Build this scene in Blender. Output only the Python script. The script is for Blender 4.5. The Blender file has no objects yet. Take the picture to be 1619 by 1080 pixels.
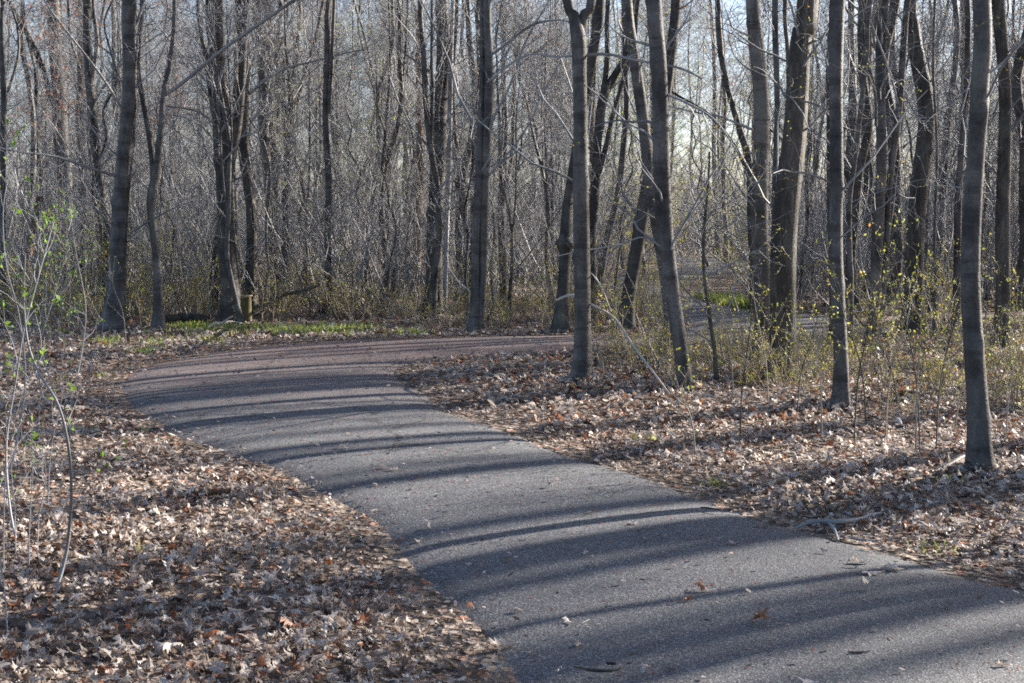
import bpy, math
import numpy as np
from mathutils import Vector

SC = bpy.context.scene
COL = SC.collection
R = math.radians
rng = np.random.default_rng(11)

# ------------------------------------------------------------------ camera
CAM_H = 1.6
PITCH = math.atan(190.0 / 2248.6)
cam_d = bpy.data.cameras.new('camera'); cam = bpy.data.objects.new('camera', cam_d); COL.objects.link(cam)
cam_d.lens = 50.0; cam_d.sensor_width = 36.0; cam_d.clip_start = 0.1; cam_d.clip_end = 2000
cam.location = (0, 0, CAM_H); cam.rotation_euler = (math.pi / 2 - PITCH, 0, 0)
SC.camera = cam

# ------------------------------------------------------------------ sky, sun, exposure
SUN_AZ, SUN_EL = R(58), R(24)
w = bpy.data.worlds.new('World'); SC.world = w; w.use_nodes = True
nt = w.node_tree; nt.nodes.clear()
sky = nt.nodes.new('ShaderNodeTexSky'); sky.sky_type = 'NISHITA'; sky.sun_disc = False
sky.sun_elevation = SUN_EL; sky.sun_rotation = SUN_AZ; sky.air_density = 0.8; sky.dust_density = 1.4; sky.ozone_density = 1.6
bg = nt.nodes.new('ShaderNodeBackground'); bg.inputs[1].default_value = 0.058
wo = nt.nodes.new('ShaderNodeOutputWorld')
nt.links.new(sky.outputs[0], bg.inputs[0]); nt.links.new(bg.outputs[0], wo.inputs[0])
sd = bpy.data.lights.new('sun', 'SUN'); sd.energy = 5.0; sd.angle = R(0.6); sd.color = (1.0, 0.92, 0.82)
so = bpy.data.objects.new('sun', sd); COL.objects.link(so)
sun_to = Vector((math.sin(SUN_AZ) * math.cos(SUN_EL), math.cos(SUN_AZ) * math.cos(SUN_EL), math.sin(SUN_EL)))
so.rotation_euler = sun_to.to_track_quat('Z', 'Y').to_euler(); so.location = (30, 30, 40)
SC.view_settings.view_transform = 'Standard'; SC.view_settings.look = 'None'
SC.view_settings.exposure = 2.05; SC.view_settings.gamma = 1.0
SC.render.engine = 'CYCLES'
SC.cycles.max_bounces = 5; SC.cycles.diffuse_bounces = 3; SC.cycles.transmission_bounces = 2; SC.cycles.transparent_max_bounces = 4
SC.cycles.use_denoising = False; SC.cycles.use_adaptive_sampling = False; SC.cycles.filter_width = 1.75

# ------------------------------------------------------------------ geometry helpers
CP, SP = math.cos(PITCH), math.sin(PITCH)
def ray(x, y):
    u = (x - 809.5) / 2248.6; v = (540.0 - y) / 2248.6
    return np.array([u, CP + v * SP, -SP + v * CP])
def U(x, y):                      # pixel of the photograph -> point on the ground
    d = ray(x, y); t = CAM_H / -d[2]
    return np.array([d[0] * t, d[1] * t])
def P3(x, y, depth):              # the same at a known distance
    d = ray(x, y); t = depth / d[1]
    return np.array([d[0] * t, depth, CAM_H + d[2] * t])
def H(x, y):                      # lie of the land
    return (0.035 * np.sin(x * 0.55 + 1.3) * np.cos(y * 0.41) + 0.03 * np.sin(x * 0.21 - y * 0.3)
            + 0.25 * np.clip((y - 26) / 40, 0, 4) * (0.5 + 0.5 * np.sin(x * 0.05 + 2)))

def link(name, data, parent=None):
    o = bpy.data.objects.new(name, data); COL.objects.link(o)
    if parent is not None: o.parent = parent
    return o
def tag(o, label=None, cat=None, group=None, kind=None):
    if label: o['label'] = label
    if cat: o['category'] = cat
    if group: o['group'] = group
    if kind: o['kind'] = kind
    return o
def empty(name, loc, rz=0.0):
    o = link(name, None); o.location = loc; o.rotation_euler = (0, 0, rz); o.empty_display_size = 0.2
    return o

class MB:
    """collects vertices and faces, then becomes one mesh"""
    def __init__(s): s.V = []; s.F = []; s.n = 0; s.T = []
    def add(s, V, F, tint=None):
        V = np.asarray(V, float).reshape(-1, 3); F = np.asarray(F, int)
        s.V.append(V); s.F.append(F + s.n); s.n += len(V)
        s.T.append(np.full(len(V), 0.5) if tint is None else np.broadcast_to(tint, (len(V),)).astype(float))
    def tubes(s, P, Rr, sides=3, cap=False, noise=None):
        P = np.asarray(P, float); Rr = np.asarray(Rr, float)
        if P.ndim == 2: P = P[None]; Rr = Rr[None]
        N, K, _ = P.shape
        if N == 0: return
        T = np.gradient(P, axis=1); T /= np.linalg.norm(T, axis=2, keepdims=True) + 1e-9
        m = np.abs(T.mean(axis=1)); ref = np.zeros((N, 3)); ref[np.arange(N), m.argmin(axis=1)] = 1
        A = np.cross(T, ref[:, None, :]); A /= np.linalg.norm(A, axis=2, keepdims=True) + 1e-9
        B = np.cross(T, A)
        th = np.arange(sides) * 2 * math.pi / sides
        rr = Rr[:, :, None] * (np.ones((N, K, sides)) if noise is None else noise)
        V = P[:, :, None, :] + rr[..., None] * (A[:, :, None, :] * np.cos(th)[None, None, :, None] + B[:, :, None, :] * np.sin(th)[None, None, :, None])
        i = np.arange(N)[:, None, None] * K * sides; k = np.arange(K - 1)[None, :, None] * sides; j = np.arange(sides)[None, None, :]
        j2 = (j + 1) % sides
        F = np.stack(np.broadcast_arrays(i + k + j, i + k + j2, i + k + sides + j2, i + k + sides + j), -1).reshape(-1, 4)
        s.add(V.reshape(-1, 3), F)
        if cap:
            for a in range(N):
                for end in (0, K - 1):
                    c = P[a, end]; ring = V[a, end]
                    idx = [[0, 1 + q, 1 + (q + 1) % sides] for q in range(sides)]
                    s.add(np.vstack([c, ring]), idx)
    def build(s, name, mats, parent=None, smooth=False, loc=None):
        me = bpy.data.meshes.new(name)
        V = np.concatenate(s.V); T = np.concatenate(s.T)
        loops = []; sizes = []
        for F in s.F:
            loops.append(F.ravel()); sizes.append(np.full(len(F), F.shape[1]))
        loops = np.concatenate(loops).astype(np.int32); sizes = np.concatenate(sizes).astype(np.int32)
        me.vertices.add(len(V)); me.vertices.foreach_set('co', V.astype(np.float32).ravel())
        me.loops.add(len(loops)); me.loops.foreach_set('vertex_index', loops)
        me.polygons.add(len(sizes)); st = np.concatenate([[0], np.cumsum(sizes)[:-1]]).astype(np.int32)
        me.polygons.foreach_set('loop_start', st); me.polygons.foreach_set('loop_total', sizes)
        if smooth: me.polygons.foreach_set('use_smooth', np.ones(len(sizes), bool))
        at = me.attributes.new('tint', 'FLOAT', 'POINT'); at.data.foreach_set('value', T.astype(np.float32))
        me.update(calc_edges=True)
        for m in (mats if isinstance(mats, (list, tuple)) else [mats]): me.materials.append(m)
        o = link(name, me, parent)
        if loc is not None: o.location = loc
        return o

def unit(v): return v / (np.linalg.norm(v, axis=-1, keepdims=True) + 1e-9)

def grow(g, P, Rr, n, t0, t1, length, up=0.3, spread=1.0, K=4, rf=0.6, wig=0.35, tip=0.35, taper_len=0.5, rmax=9, rmin=0.002):
    """children growing from every polyline of P"""
    N, Kp, _ = P.shape
    if N == 0: return np.zeros((0, K, 3)), np.zeros((0, K))
    t = g.uniform(t0, t1, (N, n)); f = t * (Kp - 1); i = np.minimum(f.astype(int), Kp - 2); fr = (f - i)[..., None]
    idx = np.arange(N)[:, None]
    S = P[idx, i] * (1 - fr) + P[idx, i + 1] * fr
    D = unit(P[idx, i + 1] - P[idx, i])
    r0 = np.clip((Rr[idx, i] * (1 - fr[..., 0]) + Rr[idx, i + 1] * fr[..., 0]) * rf * g.uniform(0.6, 1.0, (N, n)), rmin, rmax)
    rnd = unit(g.normal(size=(N, n, 3))); rnd = unit(rnd - (rnd * D).sum(-1, keepdims=True) * D)
    d = unit(D * 0.55 + rnd * spread + np.array([0, 0, up]))
    L = length * (1 - taper_len * (t - t0) / max(t1 - t0, 1e-6)) * g.uniform(0.55, 1.15, (N, n))
    d = d.reshape(-1, 3); L = L.ravel(); S = S.reshape(-1, 3); r0 = r0.ravel()
    pts = [S]; cur = S
    for k in range(K - 1):
        d = unit(d + g.normal(size=d.shape) * wig + np.array([0, 0, up * 0.25]))
        cur = cur + d * (L / (K - 1))[:, None]; pts.append(cur)
    Q = np.stack(pts, 1); rad = r0[:, None] * np.linspace(1, tip, K)[None]
    return Q, rad

def leaflets(mb, g, P, per, size, lo=0.2, tint=(0, 1), flat=0.0):
    """small two-sided leaves along polylines"""
    N, K, _ = P.shape
    t = g.uniform(lo, 1, (N, per)) * (K - 1) * 0.999; i = t.astype(int); fr = (t - i)[..., None]; idx = np.arange(N)[:, None]
    S = (P[idx, i] * (1 - fr) + P[idx, i + 1] * fr).reshape(-1, 3)
    M = len(S)
    a = unit(g.normal(size=(M, 3)) + np.array([0, 0, 0.5])); b = unit(np.cross(a, g.normal(size=(M, 3)) + np.array([0, 0, flat])))
    s = (size * g.uniform(0.5, 1.3, M))[:, None]; c = np.cross(a, b) * s * 0.12
    V = np.stack([S, S + a * s * 0.5 + b * s * 0.28 + c, S + a * s, S + a * s * 0.5 - b * s * 0.28 + c], 1).reshape(-1, 3)
    F = np.arange(M)[:, None] * 4 + np.array([[0, 1, 2, 3]])
    mb.add(V, F, np.repeat(g.uniform(tint[0], tint[1], M), 4))

# ------------------------------------------------------------------ materials
def mat(name):
    m = bpy.data.materials.new(name); m.use_nodes = True; t = m.node_tree
    return m, t, t.nodes['Principled BSDF'], t.nodes['Material Output']
def N(t, typ, **kw):
    n = t.nodes.new(typ)
    for k, v in kw.items():
        if k in n.inputs: n.inputs[k].default_value = v
        else: setattr(n, k, v)
    return n
def ramp(t, src, stops, interp='LINEAR'):
    r = t.nodes.new('ShaderNodeValToRGB'); r.color_ramp.interpolation = interp
    while len(r.color_ramp.elements) < len(stops): r.color_ramp.elements.new(0.5)
    for e, (p, c) in zip(r.color_ramp.elements, stops): e.position = p; e.color = (*c, 1) if len(c) == 3 else c
    t.links.new(src, r.inputs[0]); return r.outputs[0]
def mix(t, fac, a, b, mode='MIX'):
    m = t.nodes.new('ShaderNodeMix'); m.data_type = 'RGBA'; m.blend_type = mode
    for sock, v in ((m.inputs[0], fac), (m.inputs[6], a), (m.inputs[7], b)):
        if hasattr(v, 'is_output') or isinstance(v, bpy.types.NodeSocket): t.links.new(v, sock)
        else: sock.default_value = v if isinstance(v, (int, float)) else (*v, 1)
    return m.outputs[2]
def coords(t, scale=(1, 1, 1), rand=True):
    tc = t.nodes.new('ShaderNodeTexCoord'); mp = t.nodes.new('ShaderNodeMapping'); mp.inputs['Scale'].default_value = scale
    t.links.new(tc.outputs['Object'], mp.inputs[0])
    if rand:
        oi = t.nodes.new('ShaderNodeObjectInfo'); ml = t.nodes.new('ShaderNodeMath'); ml.operation = 'MULTIPLY'; ml.inputs[1].default_value = 37.0
        t.links.new(oi.outputs['Random'], ml.inputs[0]); t.links.new(ml.outputs[0], mp.inputs['Location'])
    return mp.outputs[0]

def bark(name, c1, c2, furrow, sz=18.0):
    m, t, b, o = mat(name)
    co = coords(t, (1, 1, 0.35)); n1 = N(t, 'ShaderNodeTexNoise', Scale=5.0, Detail=6.0, Roughness=0.65); t.links.new(co, n1.inputs['Vector'])
    cf = coords(t, (1, 1, 0.13 if furrow else 1.0)); n2 = N(t, 'ShaderNodeTexNoise', Scale=sz * 2.2, Detail=5.0, Roughness=0.6); t.links.new(cf, n2.inputs['Vector'])
    base = ramp(t, n1.outputs[0], [(0.38, tuple(q * 0.75 for q in c1)), (0.5, tuple((a + b_) / 2 for a, b_ in zip(c1, c2))), (0.62, tuple(q * 1.15 for q in c2))])
    if furrow:
        v = N(t, 'ShaderNodeTexVoronoi', Scale=sz * 1.4, feature='DISTANCE_TO_EDGE')
        wv = mix(t, 0.12, cf, n2.outputs['Color']); t.links.new(wv, v.inputs['Vector'])
        cr = ramp(t, v.outputs['Distance'], [(0.0, (0.25, 0.25, 0.25)), (0.22, (1, 1, 1))])
        base = mix(t, 0.75, base, cr, 'MULTIPLY')
        bsrc, bs, dist = v.outputs['Distance'], 0.9, 0.03
    else:
        fl = ramp(t, n2.outputs[0], [(0.35, (0.62, 0.62, 0.62)), (0.6, (1.1, 1.1, 1.1))])
        base = mix(t, 0.8, base, fl, 'MULTIPLY')
        cb = coords(t, (0.6, 0.6, 5.0)); n3 = N(t, 'ShaderNodeTexNoise', Scale=1.6, Detail=5.0); t.links.new(cb, n3.inputs['Vector'])
        bands = ramp(t, n3.outputs[0], [(0.36, (0.38, 0.36, 0.34)), (0.43, (0.5, 0.48, 0.46)), (0.45, (1, 1, 1)), (0.58, (1, 1, 1)), (0.66, (1.6, 1.57, 1.52))])
        base = mix(t, 0.7, base, bands, 'MULTIPLY')
        bsrc, bs, dist = n2.outputs[0], 0.5, 0.012
    oi = t.nodes.new('ShaderNodeObjectInfo')
    base = mix(t, 1.0, base, ramp(t, oi.outputs['Random'], [(0.0, (0.72, 0.74, 0.78)), (0.5, (1.0, 1.0, 1.0)), (1.0, (1.08, 1.04, 0.98))]), 'MULTIPLY')
    cm_ = coords(t, (1, 1, 0.6)); nm = N(t, 'ShaderNodeTexNoise', Scale=2.6, Detail=7.0, Roughness=0.7); t.links.new(cm_, nm.inputs['Vector'])
    base = mix(t, ramp(t, nm.outputs[0], [(0.56, (0, 0, 0)), (0.68, (0.55, 0.55, 0.55))]), base, (0.15, 0.155, 0.125))
    t.links.new(base, b.inputs['Base Color']); b.inputs['Roughness'].default_value = 0.62; b.inputs['Specular IOR Level'].default_value = 0.45
    bp = N(t, 'ShaderNodeBump', Strength=bs, Distance=dist); t.links.new(bsrc, bp.inputs['Height']); t.links.new(bp.outputs[0], b.inputs['Normal'])
    return m
M_SMOOTH = bark('bark_smooth_grey', (0.060, 0.053, 0.049), (0.138, 0.126, 0.117), False)
M_DARK = bark('bark_dark_grey', (0.038, 0.032, 0.027), (0.095, 0.082, 0.070), False, 24)
M_OAK = bark('bark_furrowed', (0.060, 0.051, 0.042), (0.14, 0.12, 0.098), True, 14)
M_BROWN = bark('bark_rotten_brown', (0.14, 0.075, 0.04), (0.30, 0.19, 0.11), True, 12)

def twig_mat(name, a, b_, sp=0.35):
    m, t, b, o = mat(name)
    oi = t.nodes.new('ShaderNodeObjectInfo'); co = coords(t); n = N(t, 'ShaderNodeTexNoise', Scale=1.6, Detail=2.0); t.links.new(co, n.inputs['Vector'])
    t.links.new(ramp(t, n.outputs[0], [(0.3, a), (0.7, b_)]), b.inputs['Base Color'])
    b.inputs['Roughness'].default_value = 0.6; b.inputs['Specular IOR Level'].default_value = sp
    return m
M_TWIG = twig_mat('twig_grey_brown', (0.15, 0.148, 0.15), (0.36, 0.36, 0.365))
M_STEM = twig_mat('shrub_stem_tan', (0.17, 0.135, 0.10), (0.40, 0.34, 0.26))
M_PALE = twig_mat('dead_wood_pale', (0.38, 0.33, 0.27), (0.62, 0.57, 0.50))

def leaf_mat(name, stops, transl=0.35, rough=0.55, var=0.0):
    m, t, b, o = mat(name)
    a = t.nodes.new('ShaderNodeAttribute'); a.attribute_name = 'tint'
    c = ramp(t, a.outputs['Fac'], stops)
    if var:
        co = coords(t, rand=False); n = N(t, 'ShaderNodeTexNoise', Scale=55.0, Detail=3.0); t.links.new(co, n.inputs['Vector'])
        c = mix(t, var, c, ramp(t, n.outputs[0], [(0.35, (0.45, 0.42, 0.4)), (0.65, (1.15, 1.15, 1.15))]), 'MULTIPLY')
    t.links.new(c, b.inputs['Base Color']); b.inputs['Roughness'].default_value = rough; b.inputs['Specular IOR Level'].default_value = 0.4
    tr = t.nodes.new('ShaderNodeBsdfTranslucent'); t.links.new(c, tr.inputs[0]); ms = t.nodes.new('ShaderNodeMixShader'); ms.inputs[0].default_value = transl
    t.links.new(b.outputs[0], ms.inputs[1]); t.links.new(tr.outputs[0], ms.inputs[2]); t.links.new(ms.outputs[0], o.inputs[0])
    return m
M_LITTER = leaf_mat('dead_leaf', [(0.0, (0.045, 0.026, 0.016)), (0.22, (0.115, 0.07, 0.045)), (0.45, (0.27, 0.205, 0.16)), (0.72, (0.56, 0.475, 0.415)),
                                  (0.9, (0.68, 0.62, 0.56)), (0.925, (0.26, 0.095, 0.045)), (1.0, (0.40, 0.17, 0.075))], 0.28, 0.5, 0.5)
M_BUD = leaf_mat('spring_leaf', [(0.0, (0.20, 0.27, 0.035)), (0.55, (0.42, 0.44, 0.07)), (0.85, (0.50, 0.42, 0.07)), (1.0, (0.50, 0.24, 0.05))], 0.5)
M_GREEN = leaf_mat('green_leaf', [(0.0, (0.10, 0.22, 0.02)), (1.0, (0.30, 0.46, 0.05))], 0.5)
M_GRASS = leaf_mat('grass_blade', [(0.0, (0.10, 0.17, 0.022)), (0.5, (0.26, 0.36, 0.05)), (1.0, (0.50, 0.46, 0.20))], 0.45)
M_REDBUD = leaf_mat('red_bud', [(0.0, (0.28, 0.05, 0.04)), (0.5, (0.46, 0.17, 0.07)), (1.0, (0.55, 0.32, 0.12))], 0.4)
M_FLOWER = leaf_mat('maple_flower', [(0.0, (0.13, 0.028, 0.02)), (0.7, (0.30, 0.085, 0.06)), (1.0, (0.42, 0.28, 0.2))], 0.1)

def ground_mat():
    m, t, b, o = mat('leafy_soil')
    co = coords(t, rand=False)
    nz = N(t, 'ShaderNodeTexNoise', Scale=14.0, Detail=4.0); t.links.new(co, nz.inputs['Vector'])
    wc = mix(t, 0.08, co, nz.outputs['Color'])
    v = N(t, 'ShaderNodeTexVoronoi', Scale=17.0); t.links.new(wc, v.inputs['Vector'])
    sep = t.nodes.new('ShaderNodeSeparateColor'); t.links.new(v.outputs['Color'], sep.inputs[0])
    c = ramp(t, sep.outputs[0], [(0.0, (0.03, 0.02, 0.013)), (0.35, (0.09, 0.06, 0.04)), (0.65, (0.20, 0.15, 0.11)), (0.88, (0.33, 0.27, 0.22)), (1.0, (0.27, 0.10, 0.045))])
    n2 = N(t, 'ShaderNodeTexNoise', Scale=0.5, Detail=3.0); t.links.new(co, n2.inputs['Vector'])
    c = mix(t, ramp(t, n2.outputs[0], [(0.45, (0, 0, 0)), (0.7, (0.6, 0.6, 0.6))]), c, (0.06, 0.045, 0.032))
    t.links.new(c, b.inputs['Base Color']); b.inputs['Roughness'].default_value = 0.85
    bp = N(t, 'ShaderNodeBump', Strength=1.0, Distance=0.05); t.links.new(v.outputs['Distance'], bp.inputs['Height']); t.links.new(bp.outputs[0], b.inputs['Normal'])
    return m
def asphalt_mat():
    m, t, b, o = mat('worn_asphalt')
    co = coords(t, rand=False)
    v = N(t, 'ShaderNodeTexVoronoi', Scale=120.0); t.links.new(co, v.inputs['Vector'])
    sep = t.nodes.new('ShaderNodeSeparateColor'); t.links.new(v.outputs['Color'], sep.inputs[0])
    c = ramp(t, sep.outputs[0], [(0.0, (0.038, 0.040, 0.045)), (0.5, (0.085, 0.088, 0.096)), (0.88, (0.130, 0.132, 0.138)), (1.0, (0.25, 0.25, 0.25))])
    n2 = N(t, 'ShaderNodeTexNoise', Scale=0.9, Detail=6.0, Roughness=0.65); t.links.new(co, n2.inputs['Vector'])
    c = mix(t, 0.55, c, ramp(t, n2.outputs[0], [(0.3, (0.62, 0.62, 0.64)), (0.7, (1.25, 1.22, 1.18))]), 'MULTIPLY')
    # reddish flower stain towards the bend
    gr = N(t, 'ShaderNodeSeparateXYZ'); t.links.new(co, gr.inputs[0])
    mr = N(t, 'ShaderNodeMapRange'); mr.inputs['From Min'].default_value = 11.0; mr.inputs['From Max'].default_value = 17.0; t.links.new(gr.outputs[1], mr.inputs[0])
    n4 = N(t, 'ShaderNodeTexNoise', Scale=30.0, Detail=4.0, Roughness=0.8); t.links.new(co, n4.inputs['Vector'])
    k = t.nodes.new('ShaderNodeMath'); k.operation = 'MULTIPLY'; t.links.new(mr.outputs[0], k.inputs[0])
    t.links.new(ramp(t, n4.outputs[0], [(0.42, (0.15, 0.15, 0.15)), (0.62, (0.8, 0.8, 0.8))]), k.inputs[1])
    fo = N(t, 'ShaderNodeMapRange'); fo.inputs['From Min'].default_value = 17.5; fo.inputs['From Max'].default_value = 20.5; fo.inputs['To Min'].default_value = 1.0; fo.inputs['To Max'].default_value = 0.12; t.links.new(gr.outputs[1], fo.inputs[0])
    k2 = t.nodes.new('ShaderNodeMath'); k2.operation = 'MULTIPLY'; t.links.new(k.outputs[0], k2.inputs[0]); t.links.new(fo.outputs[0], k2.inputs[1]); c = mix(t, k2.outputs[0], c, (0.25, 0.155, 0.125))
    at = t.nodes.new('ShaderNodeAttribute'); at.attribute_name = 'tint'
    n6 = N(t, 'ShaderNodeTexNoise', Scale=1.7, Detail=6.0, Roughness=0.7); t.links.new(co, n6.inputs['Vector'])
    ad = t.nodes.new('ShaderNodeMath'); ad.operation = 'MULTIPLY_ADD'; ad.inputs[1].default_value = 0.5; t.links.new(n6.outputs[0], ad.inputs[0]); t.links.new(at.outputs['Fac'], ad.inputs[2])
    c = mix(t, ramp(t, ad.outputs[0], [(1.06, (0, 0, 0)), (1.3, (0.55, 0.55, 0.55))]), c, (0.11, 0.085, 0.065))
    n7 = N(t, 'ShaderNodeTexNoise', Scale=0.33, Detail=3.0, Distortion=0.6); t.links.new(co, n7.inputs['Vector'])
    c = mix(t, 0.8, c, ramp(t, n7.outputs[0], [(0.38, (0.66, 0.66, 0.70)), (0.46, (0.98, 0.98, 0.98)), (0.6, (1.12, 1.1, 1.07))]), 'MULTIPLY')
    # cracks
    wv = N(t, 'ShaderNodeTexNoise', Scale=3.0, Detail=5.0); t.links.new(co, wv.inputs['Vector'])
    cw = mix(t, 0.25, co, wv.outputs['Color'])
    vc = N(t, 'ShaderNodeTexVoronoi', Scale=0.55, feature='DISTANCE_TO_EDGE'); t.links.new(cw, vc.inputs['Vector'])
    n5 = N(t, 'ShaderNodeTexNoise', Scale=0.35, Detail=1.0); t.links.new(co, n5.inputs['Vector'])
    ck = ramp(t, vc.outputs['Distance'], [(0.0, (1, 1, 1)), (0.012, (0, 0, 0))]); gate = ramp(t, n5.outputs[0], [(0.48, (0, 0, 0)), (0.54, (0.8, 0.8, 0.8))])
    kk = mix(t, 1.0, ck, gate, 'MULTIPLY')
    c = mix(t, kk, c, (0.025, 0.024, 0.023))
    t.links.new(c, b.inputs['Base Color']); b.inputs['Roughness'].default_value = 0.72; b.inputs['Specular IOR Level'].default_value = 0.45
    bp = N(t, 'ShaderNodeBump', Strength=0.6, Distance=0.0035); t.links.new(v.outputs['Distance'], bp.inputs['Height'])
    bp2 = N(t, 'ShaderNodeBump', Strength=0.2, Distance=0.02); t.links.new(n2.outputs[0], bp2.inputs['Height']); t.links.new(bp.outputs[0], bp2.inputs['Normal'])
    t.links.new(bp2.outputs[0], b.inputs['Normal'])
    return m

# ------------------------------------------------------------------ path
L_ = [np.array([1.6, -7.0]), np.array([0.7, 0.0]), np.array([0.2, 3.0])]; R_ = [np.array([5.6, -6.0]), np.array([4.6, 1.5]), np.array([4.0, 3.9])]
L_.append(U(768, 1080)); R_.append(np.array([3.2, 5.3]))
for l, r in [((735, 1010), (1619, 905)), ((672, 925), (1480, 868)), ((604, 860), (1330, 832)), ((530, 795), (1180, 792)), ((420, 748), (1030, 745)),
             ((330, 712), (900, 705)), ((255, 690), (800, 675)), ((205, 660), (720, 650)), ((170, 632), (675, 625)), ((172, 605), (645, 603)), ((210, 582), (648, 590)),
             ((290, 562), (690, 580)), ((400, 547), (760, 571)), ((540, 539), (850, 566)), ((700, 535), (950, 560)), ((900, 532), (1050, 556)),
             ((1050, 531), (1180, 552)), ((1078, 524), (1330, 545)), ((1080, 516), (1420, 532)), ((1068, 509), (1370, 511)), ((1045, 501), (1240, 496)), ((1012, 489), (1135, 480)),
             ((985, 475), (1092, 467)), ((962, 462), (1078, 457)), ((962, 449), (1090, 450)), ((990, 439), (1115, 444)), ((1035, 432), (1150, 437)),
             ((1060, 428), (1195, 430)), ((1075, 424), (1215, 423)), ((1055, 420), (1160, 415)), ((1000, 417), (1000, 411)), ((900, 415), (880, 409)), ((700, 414), (680, 408))]:
    L_.append(U(*l)); R_.append(U(*r))
def smooth_line(A, sub):
    A = np.array(A); out = []
    for i in range(len(A) - 1):
        p0, p1, p2, p3 = A[max(i - 1, 0)], A[i], A[i + 1], A[min(i + 2, len(A) - 1)]
        for t in np.arange(sub) / sub:
            out.append(0.5 * ((2 * p1) + (-p0 + p2) * t + (2 * p0 - 5 * p1 + 4 * p2 - p3) * t * t + (-p0 + 3 * p1 - 3 * p2 + p3) * t ** 3))
    out.append(A[-1]); return np.array(out)
LE, RE = smooth_line(L_, 8), smooth_line(R_, 8)
def wobble(E, ph):
    a = np.concatenate([[0], np.cumsum(np.linalg.norm(np.diff(E, axis=0), axis=1))])
    return E + 0.03 * np.stack([np.sin(a * 3.1 + ph) + np.sin(a * 1.3), np.cos(a * 2.3 + ph) + 0.6 * np.sin(a * 5.1)], 1)
LE, RE = wobble(LE, 0.0), wobble(RE, 2.0)
CROSS = 20
def path_crown(s): return -0.035 + 0.05 * (1 - np.abs(2 * s - 1) ** 10) + 0.03 * (1 - (2 * s - 1) ** 2)
mb = MB()
s = np.linspace(0, 1, CROSS + 1)[None, :, None]
G = LE[:, None, :] * (1 - s) + RE[:, None, :] * s
Z = H(G[..., 0], G[..., 1]) + path_crown(s[..., 0])
V = np.concatenate([G, Z[..., None]], 2)
n0, n1 = V.shape[:2]
i, j = np.meshgrid(np.arange(n0 - 1), np.arange(n1 - 1), indexing='ij'); a = i * n1 + j
mb.add(V.reshape(-1, 3), np.stack([a, a + n1, a + n1 + 1, a + 1], -1).reshape(-1, 4)[:, ::-1], np.broadcast_to(np.abs(2 * s[..., 0] - 1), Z.shape).ravel())
tag(mb.build('path', asphalt_mat(), smooth=True), kind='structure')
POLY = np.concatenate([LE, RE[::-1]])
QUADS = G
def inside(X, Y):
    res = np.zeros(X.shape, bool)
    # winding over the individual ribbon quads (the ribbon folds back on itself)
    for k in range(0, len(LE) - 1, 2):
        k2 = min(k + 2, len(LE) - 1)
        q = [LE[k], RE[k], RE[k2], LE[k2]]
        mn = np.min(q, 0); mx = np.max(q, 0)
        c = (X >= mn[0]) & (X <= mx[0]) & (Y >= mn[1]) & (Y <= mx[1]); 
        if not c.any(): continue
        ins = np.zeros(c.sum(), bool); x = X[c]; y = Y[c]
        for e in range(4):
            x1, y1 = q[e]; x2, y2 = q[(e + 1) % 4]
            cr = ((y1 > y) != (y2 > y)) & (x < (x2 - x1) * (y - y1) / (y2 - y1 + 1e-12) + x1)
            ins ^= cr
        res[c] |= ins
    return res
def edge_dist(X, Y):
    d = np.full(X.shape, 1e9)
    for E in (LE, RE):
        for k in range(len(E) - 1):
            a_, b_ = E[k], E[k + 1]; ab = b_ - a_
            t = np.clip(((X - a_[0]) * ab[0] + (Y - a_[1]) * ab[1]) / (ab @ ab + 1e-12), 0, 1)
            d = np.minimum(d, np.hypot(X - a_[0] - t * ab[0], Y - a_[1] - t * ab[1]))
    return d
def keep_off(X, Y, margin):
    return ~(inside(X, Y) | (edge_dist(X, Y) < margin))

# ------------------------------------------------------------------ ground
gx = np.unique(np.concatenate([np.arange(-30, 45, 0.5), np.linspace(-400, -30, 25), np.linspace(45, 400, 25)]))
gy = np.unique(np.concatenate([np.arange(-4, 60, 0.5), np.linspace(-200, -4, 14), np.linspace(60, 600, 60)]))
X, Y = np.meshgrid(gx, gy, indexing='ij')
mb = MB(); n1 = len(gy); i, j = np.meshgrid(np.arange(len(gx) - 1), np.arange(n1 - 1), indexing='ij'); a = i * n1 + j
mb.add(np.stack([X, Y, H(X, Y)], -1), np.stack([a, a + n1, a + n1 + 1, a + 1], -1).reshape(-1, 4))
tag(mb.build('ground', ground_mat(), smooth=True), kind='structure')

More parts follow.
